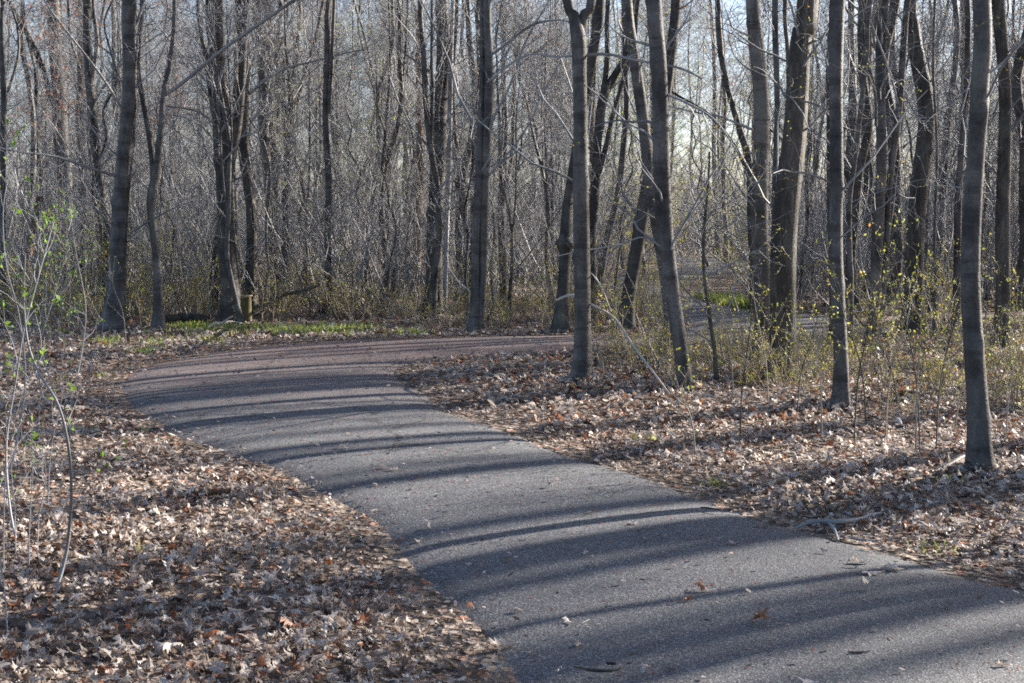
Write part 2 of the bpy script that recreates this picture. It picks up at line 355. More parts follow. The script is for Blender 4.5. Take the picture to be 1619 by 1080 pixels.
# ------------------------------------------------------------------ leaf litter
def leaf_protos(g, n, kind):
    out = []
    for _ in range(n):
        if kind == 'oak':
            wd = np.array([0.03, 0.16, 0.09, 0.30, 0.13, 0.36, 0.15, 0.24, 0.02]); wd = wd * g.uniform(0.75, 1.2, 9)
            x = np.linspace(-0.5, 0.5, 9); sh = 0.10 * np.array([0, 1, 0, 1, 0, 1, 0, 1, 0])
            Lp = np.stack([x + sh, wd, np.zeros(9)], 1); Rp = np.stack([x + sh, -wd * g.uniform(0.8, 1.1, 9), np.zeros(9)], 1); C = np.stack([x, np.zeros(9), np.zeros(9)], 1)
            V = np.concatenate([Lp, C, Rp]); k = np.arange(8)
            F = np.concatenate([np.stack([k, k + 9, k + 10, k + 1], 1), np.stack([k + 9, k + 18, k + 19, k + 10], 1)])
        else:
            th = np.linspace(0, 2 * math.pi, 15)[:-1]; r = np.where(np.arange(14) % 2 == 0, 0.52, 0.24) * g.uniform(0.8, 1.15, 14)
            V = np.concatenate([[[0, 0, 0]], np.stack([r * np.cos(th), r * np.sin(th), np.zeros(14)], 1)])
            F = np.array([[0, 1 + q, 1 + (q + 1) % 14, 0] for q in range(14)])[:, :3]
        cu = g.uniform(-2.4, 2.4); fold = g.uniform(0.1, 1.1) * g.choice([-1, 1]); tw = g.uniform(-0.8, 0.8)
        x, y, z = V.T
        z = np.abs(y) * fold + g.normal(size=len(x)) * 0.025
        z = z + 0.5 * cu * x * x + tw * x * y
        V = np.stack([x * (1 - 0.08 * abs(cu)), y * (1 - 0.25 * abs(fold)), z - z.mean()], 1)
        if F.shape[1] == 3: F = np.concatenate([F, F[:, 2:]], 1)[:, :3]
        out.append((V, F))
    return out
OAKS = leaf_protos(rng, 26, 'oak'); MAPS = leaf_protos(rng, 10, 'maple')
def place_leaves(mb, g, X, Y, Zg, size, tint, tilt):
    n = len(X); pick = g.integers(0, 36, n); yaw = g.uniform(0, 2 * math.pi, n)
    for p in range(36):
        m = pick == p
        if not m.any(): continue
        V, F = OAKS[p] if p < 26 else MAPS[p - 26]
        k = m.sum(); q = np.broadcast_to(V, (k,) + V.shape) * size[m][:, None, None]
        ax = g.normal(size=(k,)) * tilt[m]; ay = g.normal(size=(k,)) * tilt[m]; az = yaw[m]
        x, y, z = q[..., 0], q[..., 1], q[..., 2]
        ax = ax; c, s_ = np.cos(ax)[:, None], np.sin(ax)[:, None]; y, z = y * c - z * s_, y * s_ + z * c
        c, s_ = np.cos(ay)[:, None], np.sin(ay)[:, None]; x, z = x * c + z * s_, -x * s_ + z * c
        c, s_ = np.cos(az)[:, None], np.sin(az)[:, None]; x, y = x * c - y * s_, x * s_ + y * c
        W = np.stack([x + X[m][:, None], y + Y[m][:, None], z + Zg[m][:, None]], -1)
        FF = (np.arange(k)[:, None, None] * len(V) + F[None]).reshape(-1, F.shape[1])
        mb.add(W.reshape(-1, 3), FF, np.repeat(tint[m], len(V)))
def scatter(g, y0, y1, dens, xpad=1.2, xr=None):
    W = 0.37 * y1 + xpad; n = int(dens * (y1 - y0) * 2 * W)
    X = g.uniform(-W, W, n); Y = g.uniform(y0, y1, n)
    k = np.abs(X) < 0.37 * Y + xpad
    return X[k], Y[k]
mb = MB()
for (y0, y1, dens, sz) in [(3.5, 7.5, 1000, 0.063), (7.5, 11, 680, 0.066), (11, 15, 340, 0.082), (15, 21, 190, 0.095), (21, 30, 26, 0.13)]:
    X, Y = scatter(rng, y0, y1, dens)
    # deeper drifts and thinner patches
    pat = np.sin(X * 2.1 + 1.3 * np.sin(Y * 1.7)) * np.cos(Y * 1.9 + np.sin(X * 1.3))
    e = edge_dist(X, Y); ins = inside(X, Y)
    pr = np.where(ins, np.exp(-e / 0.045) * 0.55, np.clip(0.62 + e / 0.5, 0, 1) * (0.78 + 0.22 * pat))
    k = rng.uniform(0, 1, len(X)) < pr; X, Y, e, ins, pat_k = X[k], Y[k], e[k], ins[k], pat[k]
    n = len(X); small = rng.uniform(0, 1, n)
    size = sz * np.where(small < 0.45, rng.uniform(0.3, 0.7, n), rng.uniform(0.65, 1.4, n)) * np.clip(0.5 + e * 1.6, 0.5, 1)
    tint = np.clip(rng.beta(2.1, 1.2, n) * 0.92, 0, 0.915); red = rng.uniform(0, 1, n) < 0.055; tint[red] = rng.uniform(0.93, 1.0, red.sum())
    warm = (Y > 10) & (X > 0) & (rng.uniform(0, 1, n) < 0.08); tint[warm] = rng.uniform(0.93, 1.0, warm.sum())
    dz = np.where(ins, 0.030, rng.uniform(0.0, 0.05, n) * np.clip(e / 0.3, 0.25, 1) + 0.012)
    place_leaves(mb, rng, X, Y, H(X, Y) + dz, size, tint, 0.27 + 0.14 * (pat_k > 0.3))
tag(mb.build('leaf_litter', M_LITTER), kind='stuff', label='brown and bleached fallen oak leaves carpeting the ground beside the path')

# crumbled leaf bits and dark crumbs along the edges
mb = MB()
X, Y = scatter(rng, 4, 20, 800); e = edge_dist(X, Y); ins = inside(X, Y)
pr = np.where(ins, np.exp(-e / 0.11) + 0.035, np.exp(-e / 0.25)); k = rng.uniform(0, 1, len(X)) < pr * 0.9; X, Y, ins, e = X[k], Y[k], ins[k], e[k]
n = len(X); th = rng.uniform(0, 6.28, n); s_ = rng.uniform(0.004, 0.016, n) * (1 + Y / 18)
Zb = H(X, Y) + np.where(ins, 0.016 + np.clip(e, 0, .4) * 0.09, 0.02)
c = np.stack([np.cos(th), np.sin(th), rng.uniform(-.4, .4, n)], 1) * s_[:, None]; d = np.stack([-np.sin(th), np.cos(th), rng.uniform(-.4, .4, n)], 1) * s_[:, None] * 0.6
B = np.stack([X, Y, Zb + s_ * 0.5], 1)
mb.add(np.stack([B - c, B - d, B + c, B + d], 1).reshape(-1, 3), np.arange(n)[:, None] * 4 + np.array([[0, 1, 2, 3]]), np.repeat(rng.uniform(0, 0.75, n), 4))
tag(mb.build('leaf_crumbs', M_LITTER), kind='stuff', label='crumbled leaf bits along the ragged edges of the asphalt')
# red maple flowers on the asphalt
mb = MB()
X, Y = scatter(rng, 4, 22, 130); k = inside(X, Y); X, Y = X[k], Y[k]
k = rng.uniform(0, 1, len(X)) < np.clip(0.28 + (Y - 7) / 10, 0.28, 1) * (0.6 + 0.4 * np.sin(X * 1.7 + Y)); X, Y = X[k], Y[k]; n = len(X)
th = rng.uniform(0, 6.28, n); s_ = rng.uniform(0.004, 0.011, n) * (1 + Y / 22)
c = np.stack([np.cos(th), np.sin(th), rng.uniform(-.2, .2, n)], 1) * s_[:, None]; d = np.stack([-np.sin(th), np.cos(th), rng.uniform(-.2, .2, n)], 1) * s_[:, None] * 0.5
# height of the crowned asphalt under each one
gc = G.reshape(-1, 2); 
def path_z(x, y):
    out = np.zeros(len(x)); gz = Z.reshape(-1)
    for q in range(0, len(x), 400):
        dd = (x[q:q+400, None] - gc[None, :, 0]) ** 2 + (y[q:q+400, None] - gc[None, :, 1]) ** 2
        a_ = np.argpartition(dd, 3, axis=1)[:, :3]; wgt = 1 / (np.take_along_axis(dd, a_, 1) + 1e-4)
        off = gz[a_] - H(gc[a_, 0], gc[a_, 1])
        out[q:q+400] = H(x[q:q+400], y[q:q+400]) + (off * wgt).sum(1) / wgt.sum(1)
    return out
B = np.stack([X, Y, path_z(X, Y) + 0.004], 1)
mb.add(np.stack([B - c, B - d, B + c, B + d], 1).reshape(-1, 3), np.arange(n)[:, None] * 4 + np.array([[0, 1, 2, 3]]), np.repeat(rng.uniform(0, 1, n), 4))
tag(mb.build('flower_debris', M_FLOWER), kind='stuff', label='fallen dark red maple flowers strewn over the asphalt path')

# ------------------------------------------------------------------ grass
def grass(name, label, spots, hgt, tintr=(0, 1)):
    mb = MB()
    for (x0, y0, sx, sy, n) in spots:
        X = x0 + rng.normal(size=n) * sx; Y = y0 + rng.normal(size=n) * sy
        k = keep_off(X, Y, 0.05); X, Y = X[k], Y[k]; n = len(X)
        th = rng.uniform(0, 6.28, n); h = hgt * rng.uniform(0.4, 1.2, n); wd = 0.004 + 0.003 * Y / 10
        B = np.stack([X, Y, H(X, Y)], 1); u = np.stack([np.cos(th), np.sin(th), 0 * th], 1) * wd[:, None]
        ln = rng.normal(size=(n, 3)) * 0.35; ln[:, 2] = 0
        Mid = B + (ln * 0.3 + [0, 0, 1.0]) * (h * 0.55)[:, None]; Tip = B + (ln + [0, 0, 1.0]) * h[:, None]
        V = np.stack([B - u, B + u, Mid + u * 0.8, Mid - u * 0.8, Tip], 1).reshape(-1, 3)
        q = np.arange(n)[:, None] * 5
        nb = mb.n; mb.add(V, q + np.array([[0, 1, 2, 3]]), np.repeat(rng.uniform(*tintr, n), 5)); mb.F.append((q + np.array([[3, 2, 4]])) + nb)
    return tag(mb.build(name, M_GRASS), kind='stuff', label=label)
sp = []
for x in np.arange(275, 570, 12):
    p = U(x, 521 + rng.uniform(-3, 6)); sp.append((p[0], p[1], 0.2, 0.32, int(rng.uniform(10, 190))))
for x, y in [(250, 541), (225, 555), (170, 540), (330, 540), (640, 526), (665, 529)]:
    p = U(x, y); sp.append((p[0], p[1], 0.12, 0.2, 70))
grass('grass', 'strip of bright green spring grass along the far edge of the bend', sp, 0.10)
sp = [(*U(x, y), 0.35, 0.5, 700) for x, y in [(1130, 475), (1150, 480), (1165, 484), (1185, 487), (1110, 470)]]
grass('grass', 'patch of bright green grass beside the shaded path behind the trunks', sp, 0.14)
sp = [(*U(x, y), 0.05, 0.05, 20) for x, y in [(213, 862), (160, 595), (190, 600), (1015, 690), (1495, 752), (1130, 756), (205, 592), (140, 690), (1475, 855), (75, 590), (100, 600), (255, 668), (230, 688)]]
grass('grass', 'small green sprouts poking through the dead leaves', sp, 0.05, (0.3, 1))

# ------------------------------------------------------------------ trees traced from the photograph
SMOOTH, DARK, OAK, BROWN = M_SMOOTH, M_DARK, M_OAK, M_BROWN
def trunk_noise(g, K, sides, amp, knots, zz):
    th = np.arange(sides) * 2 * math.pi / sides; nz = np.ones((1, K, sides))
    for _ in range(5):
        nz[0] += amp * 0.5 * np.sin(zz[:, None] * g.uniform(0.6, 4.5) + g.integers(1, 4) * th[None] + g.uniform(0, 6))
    for _ in range(knots):
        z0 = g.uniform(0.2, 6.5); t0 = g.uniform(0, 6.28); s_ = g.uniform(0.03, 0.09)
        dt = np.angle(np.exp(1j * (th - t0)))
        nz[0] += g.uniform(0.15, 0.45) * np.exp(-((zz[:, None] - z0) / s_) ** 2 - (dt[None] / 0.5) ** 2)
    return nz
def traced(name, cat, label, base_y, stems, material, top=14.0, twigs=14, limbs=6, seed=1, rough=0.035, knots=6, extra=(), snag=False, buds=None, group=None, low=0.12, base_x=None):
    g = np.random.default_rng(seed)
    bx = stems[0][0][0]; b2 = U(bx, base_y); D = b2[1]
    z0 = float(H(b2[0], b2[1])); root = empty(name, (b2[0], b2[1], z0 - 0.03))
    off = np.array([b2[0], b2[1], z0 - 0.03])
    tag(root, label, cat, group)
    tm, cm, bm = MB(), MB(), MB()
    for si, st in enumerate(stems):
        pts = [P3(x, y, D) for x, y, w_ in st]; rad = [w_ / 2 * D / 2248.6 for x, y, w_ in st]
        if si == 0: pts[0] = np.array([b2[0], D, z0 - 0.06])
        open_top = st[-1][1] <= 5 and not snag
        if open_top:
            d = unit(pts[-1] - pts[-2]); d = unit(d * np.array([0.8, 0.8, 1])); z = pts[-1][2]; hh = top * g.uniform(0.85, 1.1) - (2 if si else 0); r = rad[-1]; p = pts[-1]
            for k in range(5):
                stp = max((hh - z) / 5, 0.8); d = unit(d + np.append(g.normal(size=2) * 0.10, 0.1)); p = p + d * stp; pts.append(p); rad.append(r * (1 - (k + 1) / 5.6))
        A = np.concatenate([np.array(pts), np.array(rad)[:, None]], 1)
        A = smooth_line(A, 6)
        seg = np.concatenate([[0], np.cumsum(np.linalg.norm(np.diff(A[:, :3], axis=0), axis=1))])
        vis = 4.5 + D * 0.0; s1 = np.arange(0, min(seg[-1], 1.5 + D * 0.17), 0.07); s2 = np.linspace(s1[-1] + 0.1, seg[-1], 26) if seg[-1] > s1[-1] + 0.3 else np.array([seg[-1]])
        ss = np.concatenate([s1, s2]); Q = np.stack([np.interp(ss, seg, A[:, k]) for k in range(4)], 1)
        P = Q[:, :3].copy(); rr = np.maximum(Q[:, 3], 0.006)
        P[:, 1] += 0.06 * np.sin(ss * g.uniform(0.6, 1.1) + g.uniform(0, 6)) * np.clip(ss / 2, 0, 1) * (0 if si else 1)
        P[:, 0] += 0.012 * np.sin(ss * g.uniform(2, 3.5))
        sides = 14
        nz = trunk_noise(g, len(ss), sides, rough, knots if si == 0 else 2, ss)
        if si == 0:
            th = np.arange(sides) * 2 * math.pi / sides; fl = np.exp(-ss / 0.2)
            nz[0] += fl[:, None] * (0.40 + 0.55 * np.maximum(0, np.sin(g.integers(3, 5) * th + g.uniform(0, 6)))[None])
        tm.tubes((P - off)[None], rr[None], sides, noise=nz, cap=(not open_top))
        Pl = (P - off)[None]; Rl = rr[None]
        n_in = max(1, int(twigs * (1 if si == 0 else 0.5)))
        # fine twigs low on the stem, then proper limbs above
        lo = low; hi = min(0.5, (1.5 + D * 0.2) / seg[-1])
        Kp = len(ss); f = lambda h_: np.interp(h_, ss, np.arange(Kp)) / (Kp - 1)
        if n_in:
            hi_ = f(min(seg[-1] * 0.9, 1.5 + D * 0.2)); T1, r1 = grow(g, Pl, Rl, n_in, min(f(1.2 if si == 0 else 0.15), hi_ * 0.6), hi_, 1.1 + 0.03 * D, up=0.25, K=6, rf=0.22, wig=0.22, rmax=0.016, rmin=0.005)
            T2, r2 = grow(g, T1, r1, 4, 0.25, 1, 0.5, up=0.15, K=4, rf=0.6, wig=0.3, rmin=0.0025)
            T3, r3 = grow(g, T2, r2, 2, 0.3, 1, 0.25, up=0.15, K=3, rf=0.6, wig=0.3, rmin=0.002)
            cm.tubes(T1, r1, 4); cm.tubes(T2, r2, 3); cm.tubes(T3, r3, 3)
            if buds: leaflets(bm, g, T3, 3, buds[0], tint=buds[1]); leaflets(bm, g, T2, 3, buds[0], tint=buds[1])
        if open_top and limbs:
            a0 = min(f(max(2.0 + D * 0.17, 3.2) if si == 0 else 2.0), 0.8)
            B1, b1 = grow(g, Pl, Rl, limbs, a0, 0.97, 3.6, up=0.55, K=7, rf=0.36, wig=0.16, rmin=0.01, rmax=0.035)
            B2, bb2 = grow(g, B1, b1, 4, 0.25, 1, 1.6, up=0.3, K=5, rf=0.55, wig=0.22, rmin=0.005)
            B3, bb3 = grow(g, B2, bb2, 4, 0.2, 1, 0.7, up=0.2, K=4, rf=0.6, wig=0.28, rmin=0.003)
            cm.tubes(B1, b1, 5); cm.tubes(B2, bb2, 3); cm.tubes(B3, bb3, 3)
    for br in extra:                                  # branches that can be picked out in the photograph
        bp = np.array([P3(x, y, D + dd) - off for x, y, w_, dd in br]); brr = np.array([max(w_ / 2 * D / 2248.6, 0.004) for x, y, w_, dd in br])
        A = smooth_line(np.concatenate([bp, brr[:, None]], 1), 5); cm.tubes(A[None, :, :3], A[None, :, 3], 6)
        Bt, rt = grow(g, A[None, :, :3], A[None, :, 3], 9, 0.2, 1, 0.7, up=0.1, K=5, rf=0.5, wig=0.25, rmin=0.003, rmax=0.01)
        Bu, ru = grow(g, Bt, rt, 4, 0.2, 1, 0.3, up=0.1, K=4, rf=0.6, wig=0.3, rmin=0.002)
        cm.tubes(Bt, rt, 3); cm.tubes(Bu, ru, 3)
        if buds: leaflets(bm, g, Bu, 3, buds[0], tint=buds[1])
    tm.build('trunk', material, root, smooth=True)
    if cm.n: cm.build('crown' if not snag else 'branches', M_TWIG, root)
    if bm.n: bm.build('leaves', buds[2], root)
    return root, D
T = traced
YL = (0.016, (0.2, 1.0), M_BUD); RB = (0.012, (0, 0.7), M_REDBUD)
T('maple_tree', 'tree', 'straight grey trunk with flared foot at the left end of the grass strip', 525, [[(177, 525, 34), (181, 470, 30), (186, 400, 27), (192, 300, 26), (199, 200, 24), (205, 100, 22), (208, 0, 22)]], SMOOTH, seed=21, twigs=12,
  extra=[[(183, 278, 5, 0), (140, 265, 5, -.3), (90, 248, 4, -.7), (30, 240, 3, -1.2), (-20, 230, 2, -1.5)], [(208, 60, 6, 0), (222, 20, 5, .2), (235, -20, 4, .3)], [(198, 180, 4, 0), (160, 120, 4, -.5), (90, 30, 3, -1), (70, 0, 3, -1)]])
T('maple_tree', 'tree', 'slender grey tree parting into two thin stems at head height beside the grass', 523, [[(250, 523, 20), (249, 470, 15), (247, 400, 14), (241, 330, 14), (243, 300, 14), (250, 260, 11), (256, 190, 9), (259, 150, 8), (272, 90, 7), (277, 0, 6)],
  [(243, 305, 10), (238, 240, 9), (226, 160, 8), (219, 110, 8), (221, 60, 7), (224, 0, 6)]], SMOOTH, seed=22, twigs=10,
  extra=[[(259, 152, 6, 0), (300, 122, 6, -.2), (350, 80, 5, -.5), (400, 45, 5, -.8), (465, 0, 5, -1.2), (520, -40, 4, -1.5)], [(256, 180, 3, 0), (290, 185, 3, .2), (320, 200, 3, .5), (336, 220, 2, .8)]])
T('maple_tree', 'tree', 'stout double stemmed tree with low fork standing beside the mossy stump', 511, [[(366, 511, 40), (362, 450, 30), (358, 380, 29), (355, 300, 28), (350, 240, 27), (346, 160, 24), (343, 80, 22), (341, 0, 21)],
  [(357, 290, 20), (366, 240, 16), (374, 200, 15), (382, 130, 13), (387, 50, 12), (390, 0, 11)], [(337, 180, 8), (325, 100, 8), (316, 40, 7), (314, 0, 6)]], DARK, seed=23, twigs=12,
  extra=[[(352, 210, 4, 0), (320, 180, 4, -.2), (295, 172, 3, -.4), (262, 168, 3, -.6)]])
T('maple_tree', 'tree', 'thin curving tree rising behind the mossy stump', 482, [[(391, 482, 14), (386, 445, 11), (376, 400, 10), (371, 340, 10), (369, 260, 9), (372, 150, 8), (375, 0, 7)]], SMOOTH, seed=24)
T('maple_tree', 'tree', 'pale grey trunk swelling at its foot in the brush right of the stump', 486, [[(441, 486, 20), (436, 430, 17), (429, 350, 15), (421, 250, 15), (416, 150, 15), (411, 70, 15), (405, 0, 14)]], SMOOTH, seed=25, twigs=10)
T('dark_tree', 'tree', 'dark trunk close behind the pale one, forking high into upright stems', 474, [[(452, 474, 14), (451, 400, 12), (451, 300, 11), (455, 220, 11), (462, 150, 9), (470, 60, 8), (474, 0, 8)], [(453, 240, 8), (448, 150, 7), (450, 60, 6), (455, 0, 6)], [(460, 190, 7), (480, 120, 7), (500, 60, 6), (512, 0, 5)]], DARK, seed=26)
T('maple_tree', 'tree', 'straight slim trunk with a bright edge, alone between stump and snag', 497, [[(517, 497, 14), (519, 430, 11), (519, 330, 11), (516, 230, 10), (514, 150, 9), (517, 60, 9), (520, 0, 8)], [(520, 180, 6), (524, 100, 6), (529, 0, 5)]], SMOOTH, seed=27, twigs=12)
T('dark_tree', 'tree', 'thin tree with snaking stem left of the broken snag', 470, [[(624, 470, 9), (620, 400, 8), (612, 330, 7), (603, 280, 8), (597, 210, 7), (598, 150, 7), (610, 110, 7), (622, 70, 6), (620, 0, 5)], [(598, 150, 5), (585, 100, 4), (575, 50, 4), (560, 0, 4)]], DARK, seed=28)
T('dead_snag', 'dead tree', 'broken topped brown dead trunk among the thin trees', 474, [[(655, 474, 14), (659, 400, 13), (663, 300, 14), (664, 220, 13), (663, 140, 10), (661, 70, 8), (659, 15, 6)]], BROWN, seed=29, snag=True, rough=0.07)
T('maple_tree', 'tree', 'thick grey trunk with dark vine on one side, right of the snag', 497, [[(683, 497, 32), (686, 430, 26), (689, 350, 24), (692, 250, 23), (697, 170, 21), (702, 100, 22), (700, 50, 21), (697, 0, 21)]], DARK, seed=30, twigs=10, rough=0.06, limbs=10,
  extra=[[(696, 130, 4, 0), (670, 105, 3, -.2), (640, 85, 3, -.5), (620, 60, 2, -.6)], [(704, 480, 6, -.1), (706, 380, 7, -.12), (710, 250, 8, -.1), (712, 150, 8, -.1), (713, 90, 7, -.1), (716, 0, 6, -.1)]])
T('dark_tree', 'tree', 'dark rough trunk forking low into a narrow wishbone', 484, [[(730, 484, 22), (729, 400, 18), (730, 330, 18), (734, 270, 13), (745, 220, 12), (752, 150, 11), (745, 80, 10), (738, 0, 9)], [(729, 330, 12), (722, 280, 10), (718, 200, 9), (717, 100, 8), (722, 0, 7)]], DARK, seed=31, rough=0.07)
T('maple_tree', 'tree', 'pair of pressed together grey stems rising from the far path edge', 526, [[(747, 526, 18), (751, 450, 14), (754, 360, 13), (757, 250, 12), (763, 150, 9), (761, 70, 8), (763, 0, 8)], [(758, 520, 13), (762, 430, 12), (766, 330, 16), (770, 200, 16), (773, 100, 14), (771, 0, 13)]], SMOOTH, seed=32, twigs=10,
  extra=[[(772, 90, 5, 0), (800, 70, 4, -.2), (840, 40, 4, -.4), (880, 32, 3, -.6), (905, 36, 3, -.8)]])
T('maple_tree', 'tree', 'thin grey trunk with forked top between the paired stems and burl tree', 484, [[(796, 484, 12), (794, 400, 13), (795, 300, 12), (798, 200, 10), (797, 100, 8), (796, 0, 8)], [(800, 300, 6), (811, 220, 5), (814, 100, 5), (815, 0, 5)]], SMOOTH, seed=33)
BURL, BD = T('dark_tree', 'tree', 'dark vine covered trunk with a round burl halfway up', 526, [[(884, 526, 26), (889, 470, 20), (893, 400, 18), (896, 350, 18), (903, 290, 15), (913, 220, 14), (925, 150, 14), (938, 80, 15), (950, 0, 16)]], DARK, seed=34, rough=0.09, knots=14, twigs=3)
mbb = MB()
c = P3(893, 386, BD) - np.array(BURL.location); 
th = np.linspace(0, math.pi, 14); pr = np.sin(th) * 0.115 * (1 + 0.10 * np.sin(th * 5)); 
mbb.tubes(np.stack([np.full(14, c[0]), np.full(14, c[1] - 0.03), c[2] + 0.17 * -np.cos(th)], 1)[None], np.maximum(pr, 0.01)[None], 18, noise=1 + 0.09 * rng.normal(size=(1, 14, 18)))
mbb.build('burl', DARK, BURL, smooth=True)
T('maple_tree', 'tree', 'pole straight grey trunk forking at the top, rooted in the inner leaf bed', 612, [[(921, 612, 30), (920, 560, 26), (919, 450, 26), (919, 330, 25), (919, 200, 23), (916, 110, 23), (913, 60, 24), (905, 25, 18), (893, -10, 15)], [(914, 55, 17), (924, 20, 15), (934, -10, 14)]], SMOOTH, seed=35, knots=12, twigs=5,
  extra=[[(918, 88, 5, 0), (960, 86, 5, -.1), (1010, 96, 4, -.2), (1075, 108, 4, -.4), (1110, 125, 3, -.5)], [(916, 87, 4, 0), (880, 90, 4, .1), (830, 88, 3, .2), (770, 130, 3, .4)]], )
T('dark_tree', 'tree', 'crooked dark tree with knobby fork just behind the pole straight trunk', 500, [[(934, 500, 16), (936, 400, 14), (939, 300, 14), (946, 220, 14), (953, 155, 15), (970, 120, 11), (988, 90, 9), (998, 40, 8), (1004, 0, 8)], [(952, 155, 9), (958, 100, 8), (960, 40, 8), (962, 0, 7)], [(938, 300, 9), (955, 240, 9), (968, 190, 8), (985, 130, 7), (1002, 60, 7), (1010, 0, 6)]], DARK, seed=36, rough=0.08, knots=12)
T('dark_tree', 'tree', 'dark trunk leaning right in front of the shaded path', 524, [[(987, 524, 26), (994, 460, 22), (1007, 390, 21), (1022, 310, 20), (1036, 230, 18), (1050, 150, 17), (1062, 70, 17), (1070, 0, 16)]], DARK, seed=37, twigs=8)
T('maple_tree', 'tree', 'grey stem leaning left across the sunlit understory by the shaded path', 575, [[(1066, 575, 22), (1058, 500, 20), (1048, 410, 20), (1036, 330, 20), (1021, 240, 18), (1008, 140, 18), (1000, 70, 17), (993, 0, 16)]], SMOOTH, seed=38, twigs=6, buds=YL)
T('maple_tree', 'tree', 'thick grey trunk curving up beside the left leaning stem', 622, [[(1086, 622, 20), (1076, 560, 22), (1064, 480, 23), (1056, 400, 24), (1049, 300, 26), (1045, 200, 26), (1039, 100, 25), (1031, 0, 24)]], SMOOTH, seed=39, twigs=10, knots=14, buds=YL,
  extra=[[(1040, 145, 4, 0), (1080, 160, 4, -.2), (1130, 190, 3, -.5), (1165, 240, 3, -.6)]])
T('sapling', 'sapling', 'knee thin dark sapling with spreading twigs in front of the shaded path', 612, [[(1133, 612, 7), (1128, 560, 6), (1120, 500, 6), (1114, 440, 5), (1113, 380, 5), (1117, 320, 4), (1120, 240, 3)]], DARK, seed=40, snag=True, twigs=16, buds=YL, low=.2,
  extra=[[(1118, 490, 4, 0), (1085, 460, 3, -.1), (1060, 420, 3, -.2)], [(1120, 520, 4, 0), (1150, 490, 3, .1), (1165, 440, 2, .2)], [(1114, 440, 3, 0), (1150, 420, 3, 0), (1200, 395, 2, -.2)], [(1124, 540, 3, 0), (1090, 520, 2, 0), (1050, 495, 2, -.2)]])
T('maple_tree', 'tree', 'upright smooth trunk touching the big furrowed oak on its left', 578, [[(1207, 578, 30), (1205, 500, 26), (1203, 400, 25), (1202, 280, 25), (1200, 150, 24), (1195, 60, 24), (1192, 0, 23)]], SMOOTH, seed=41, knots=14, twigs=6)
T('oak_tree', 'tree', 'biggest trunk, deeply furrowed oak leaning slightly right', 603, [[(1232, 603, 48), (1234, 540, 42), (1237, 440, 42), (1244, 330, 40), (1254, 220, 37), (1264, 120, 35), (1273, 50, 34), (1280, 0, 34)]], OAK, seed=42, twigs=8, rough=0.05, top=17,
  extra=[[(1258, 160, 4, 0), (1290, 165, 3, -.2), (1330, 190, 3, -.3)]])
T('maple_tree', 'tree', 'slim pale stem glimpsed in the gap above the big oak base', 545, [[(1224, 545, 9), (1225, 400, 9), (1226, 200, 9), (1227, 0, 9)], [(1245, 200, 6), (1245, 80, 7), (1243, 0, 7)]], SMOOTH, seed=43)
T('maple_tree', 'tree', 'bare smooth trunk standing in leafing shrubs between oak and slanting stems', 648, [[(1329, 648, 25), (1327, 560, 22), (1325, 440, 22), (1323, 300, 21), (1323, 170, 21), (1326, 80, 23), (1328, 0, 24)]], SMOOTH, seed=44, knots=10, twigs=6, buds=YL)
T('dark_tree', 'tree', 'narrow dark stem hugging the bare smooth trunk from behind', 560, [[(1314, 560, 10), (1314, 400, 9), (1311, 200, 8), (1312, 100, 8), (1318, 0, 7)]], DARK, seed=45)
T('maple_tree', 'tree', 'thin wavy stem with high fork right of the bare smooth trunk', 562, [[(1345, 562, 10), (1344, 450, 9), (1345, 330, 8), (1354, 250, 8), (1362, 150, 8), (1368, 70, 8), (1373, 0, 8)], [(1366, 90, 6), (1362, 40, 6), (1357, 0, 6)], [(1368, 80, 6), (1382, 150, 5), (1384, 200, 5)]], SMOOTH, seed=46)
T('maple_tree', 'tree', 'grey tree whose second stem slants away to the right from its foot', 556, [[(1378, 556, 24), (1383, 470, 19), (1388, 350, 17), (1391, 220, 16), (1395, 100, 16), (1398, 0, 15)], [(1392, 500, 10), (1400, 400, 9), (1407, 300, 10), (1417, 200, 11), (1428, 90, 11), (1436, 0, 10)]], SMOOTH, seed=47, twigs=8)
T('oak_tree', 'tree', 'near black furrowed trunk with a crooked bend high up', 532, [[(1443, 532, 36), (1445, 460, 30), (1447, 370, 29), (1453, 280, 28), (1462, 200, 28), (1460, 150, 26), (1449, 90, 22), (1443, 40, 20), (1441, 0, 19)]], OAK, seed=48, rough=0.06, twigs=8, knots=10)
T('sapling', 'sapling', 'wire thin pole right of the near black oak', 538, [[(1476, 538, 5), (1478, 400, 5), (1478, 250, 4), (1477, 0, 4)]], SMOOTH, seed=49, limbs=4)
T('maple_tree', 'tree', 'slim tree immediately left of the nearest trunk', 532, [[(1509, 532, 13), (1513, 420, 12), (1516, 300, 11), (1523, 180, 10), (1527, 80, 9), (1529, 0, 9)]], SMOOTH, seed=50)
T('maple_tree', 'tree', 'nearest trunk, smooth and ringed, standing close to the asphalt edge', 742, [[(1549, 742, 38), (1545, 680, 34), (1541, 580, 32), (1539, 470, 31), (1541, 360, 30), (1543, 250, 28), (1545, 130, 28), (1549, 0, 28)]], SMOOTH, seed=51, knots=10, twigs=4, buds=YL)
T('oak_tree', 'tree', 'brownish rough trunk behind and right of the nearest one', 550, [[(1582, 550, 30), (1585, 480, 24), (1587, 380, 23), (1590, 270, 21), (1589, 170, 20), (1582, 80, 20), (1576, 0, 20)]], OAK, seed=52, twigs=8,
  extra=[[(1590, 230, 4, 0), (1605, 200, 4, 0), (1640, 150, 3, 0)]])
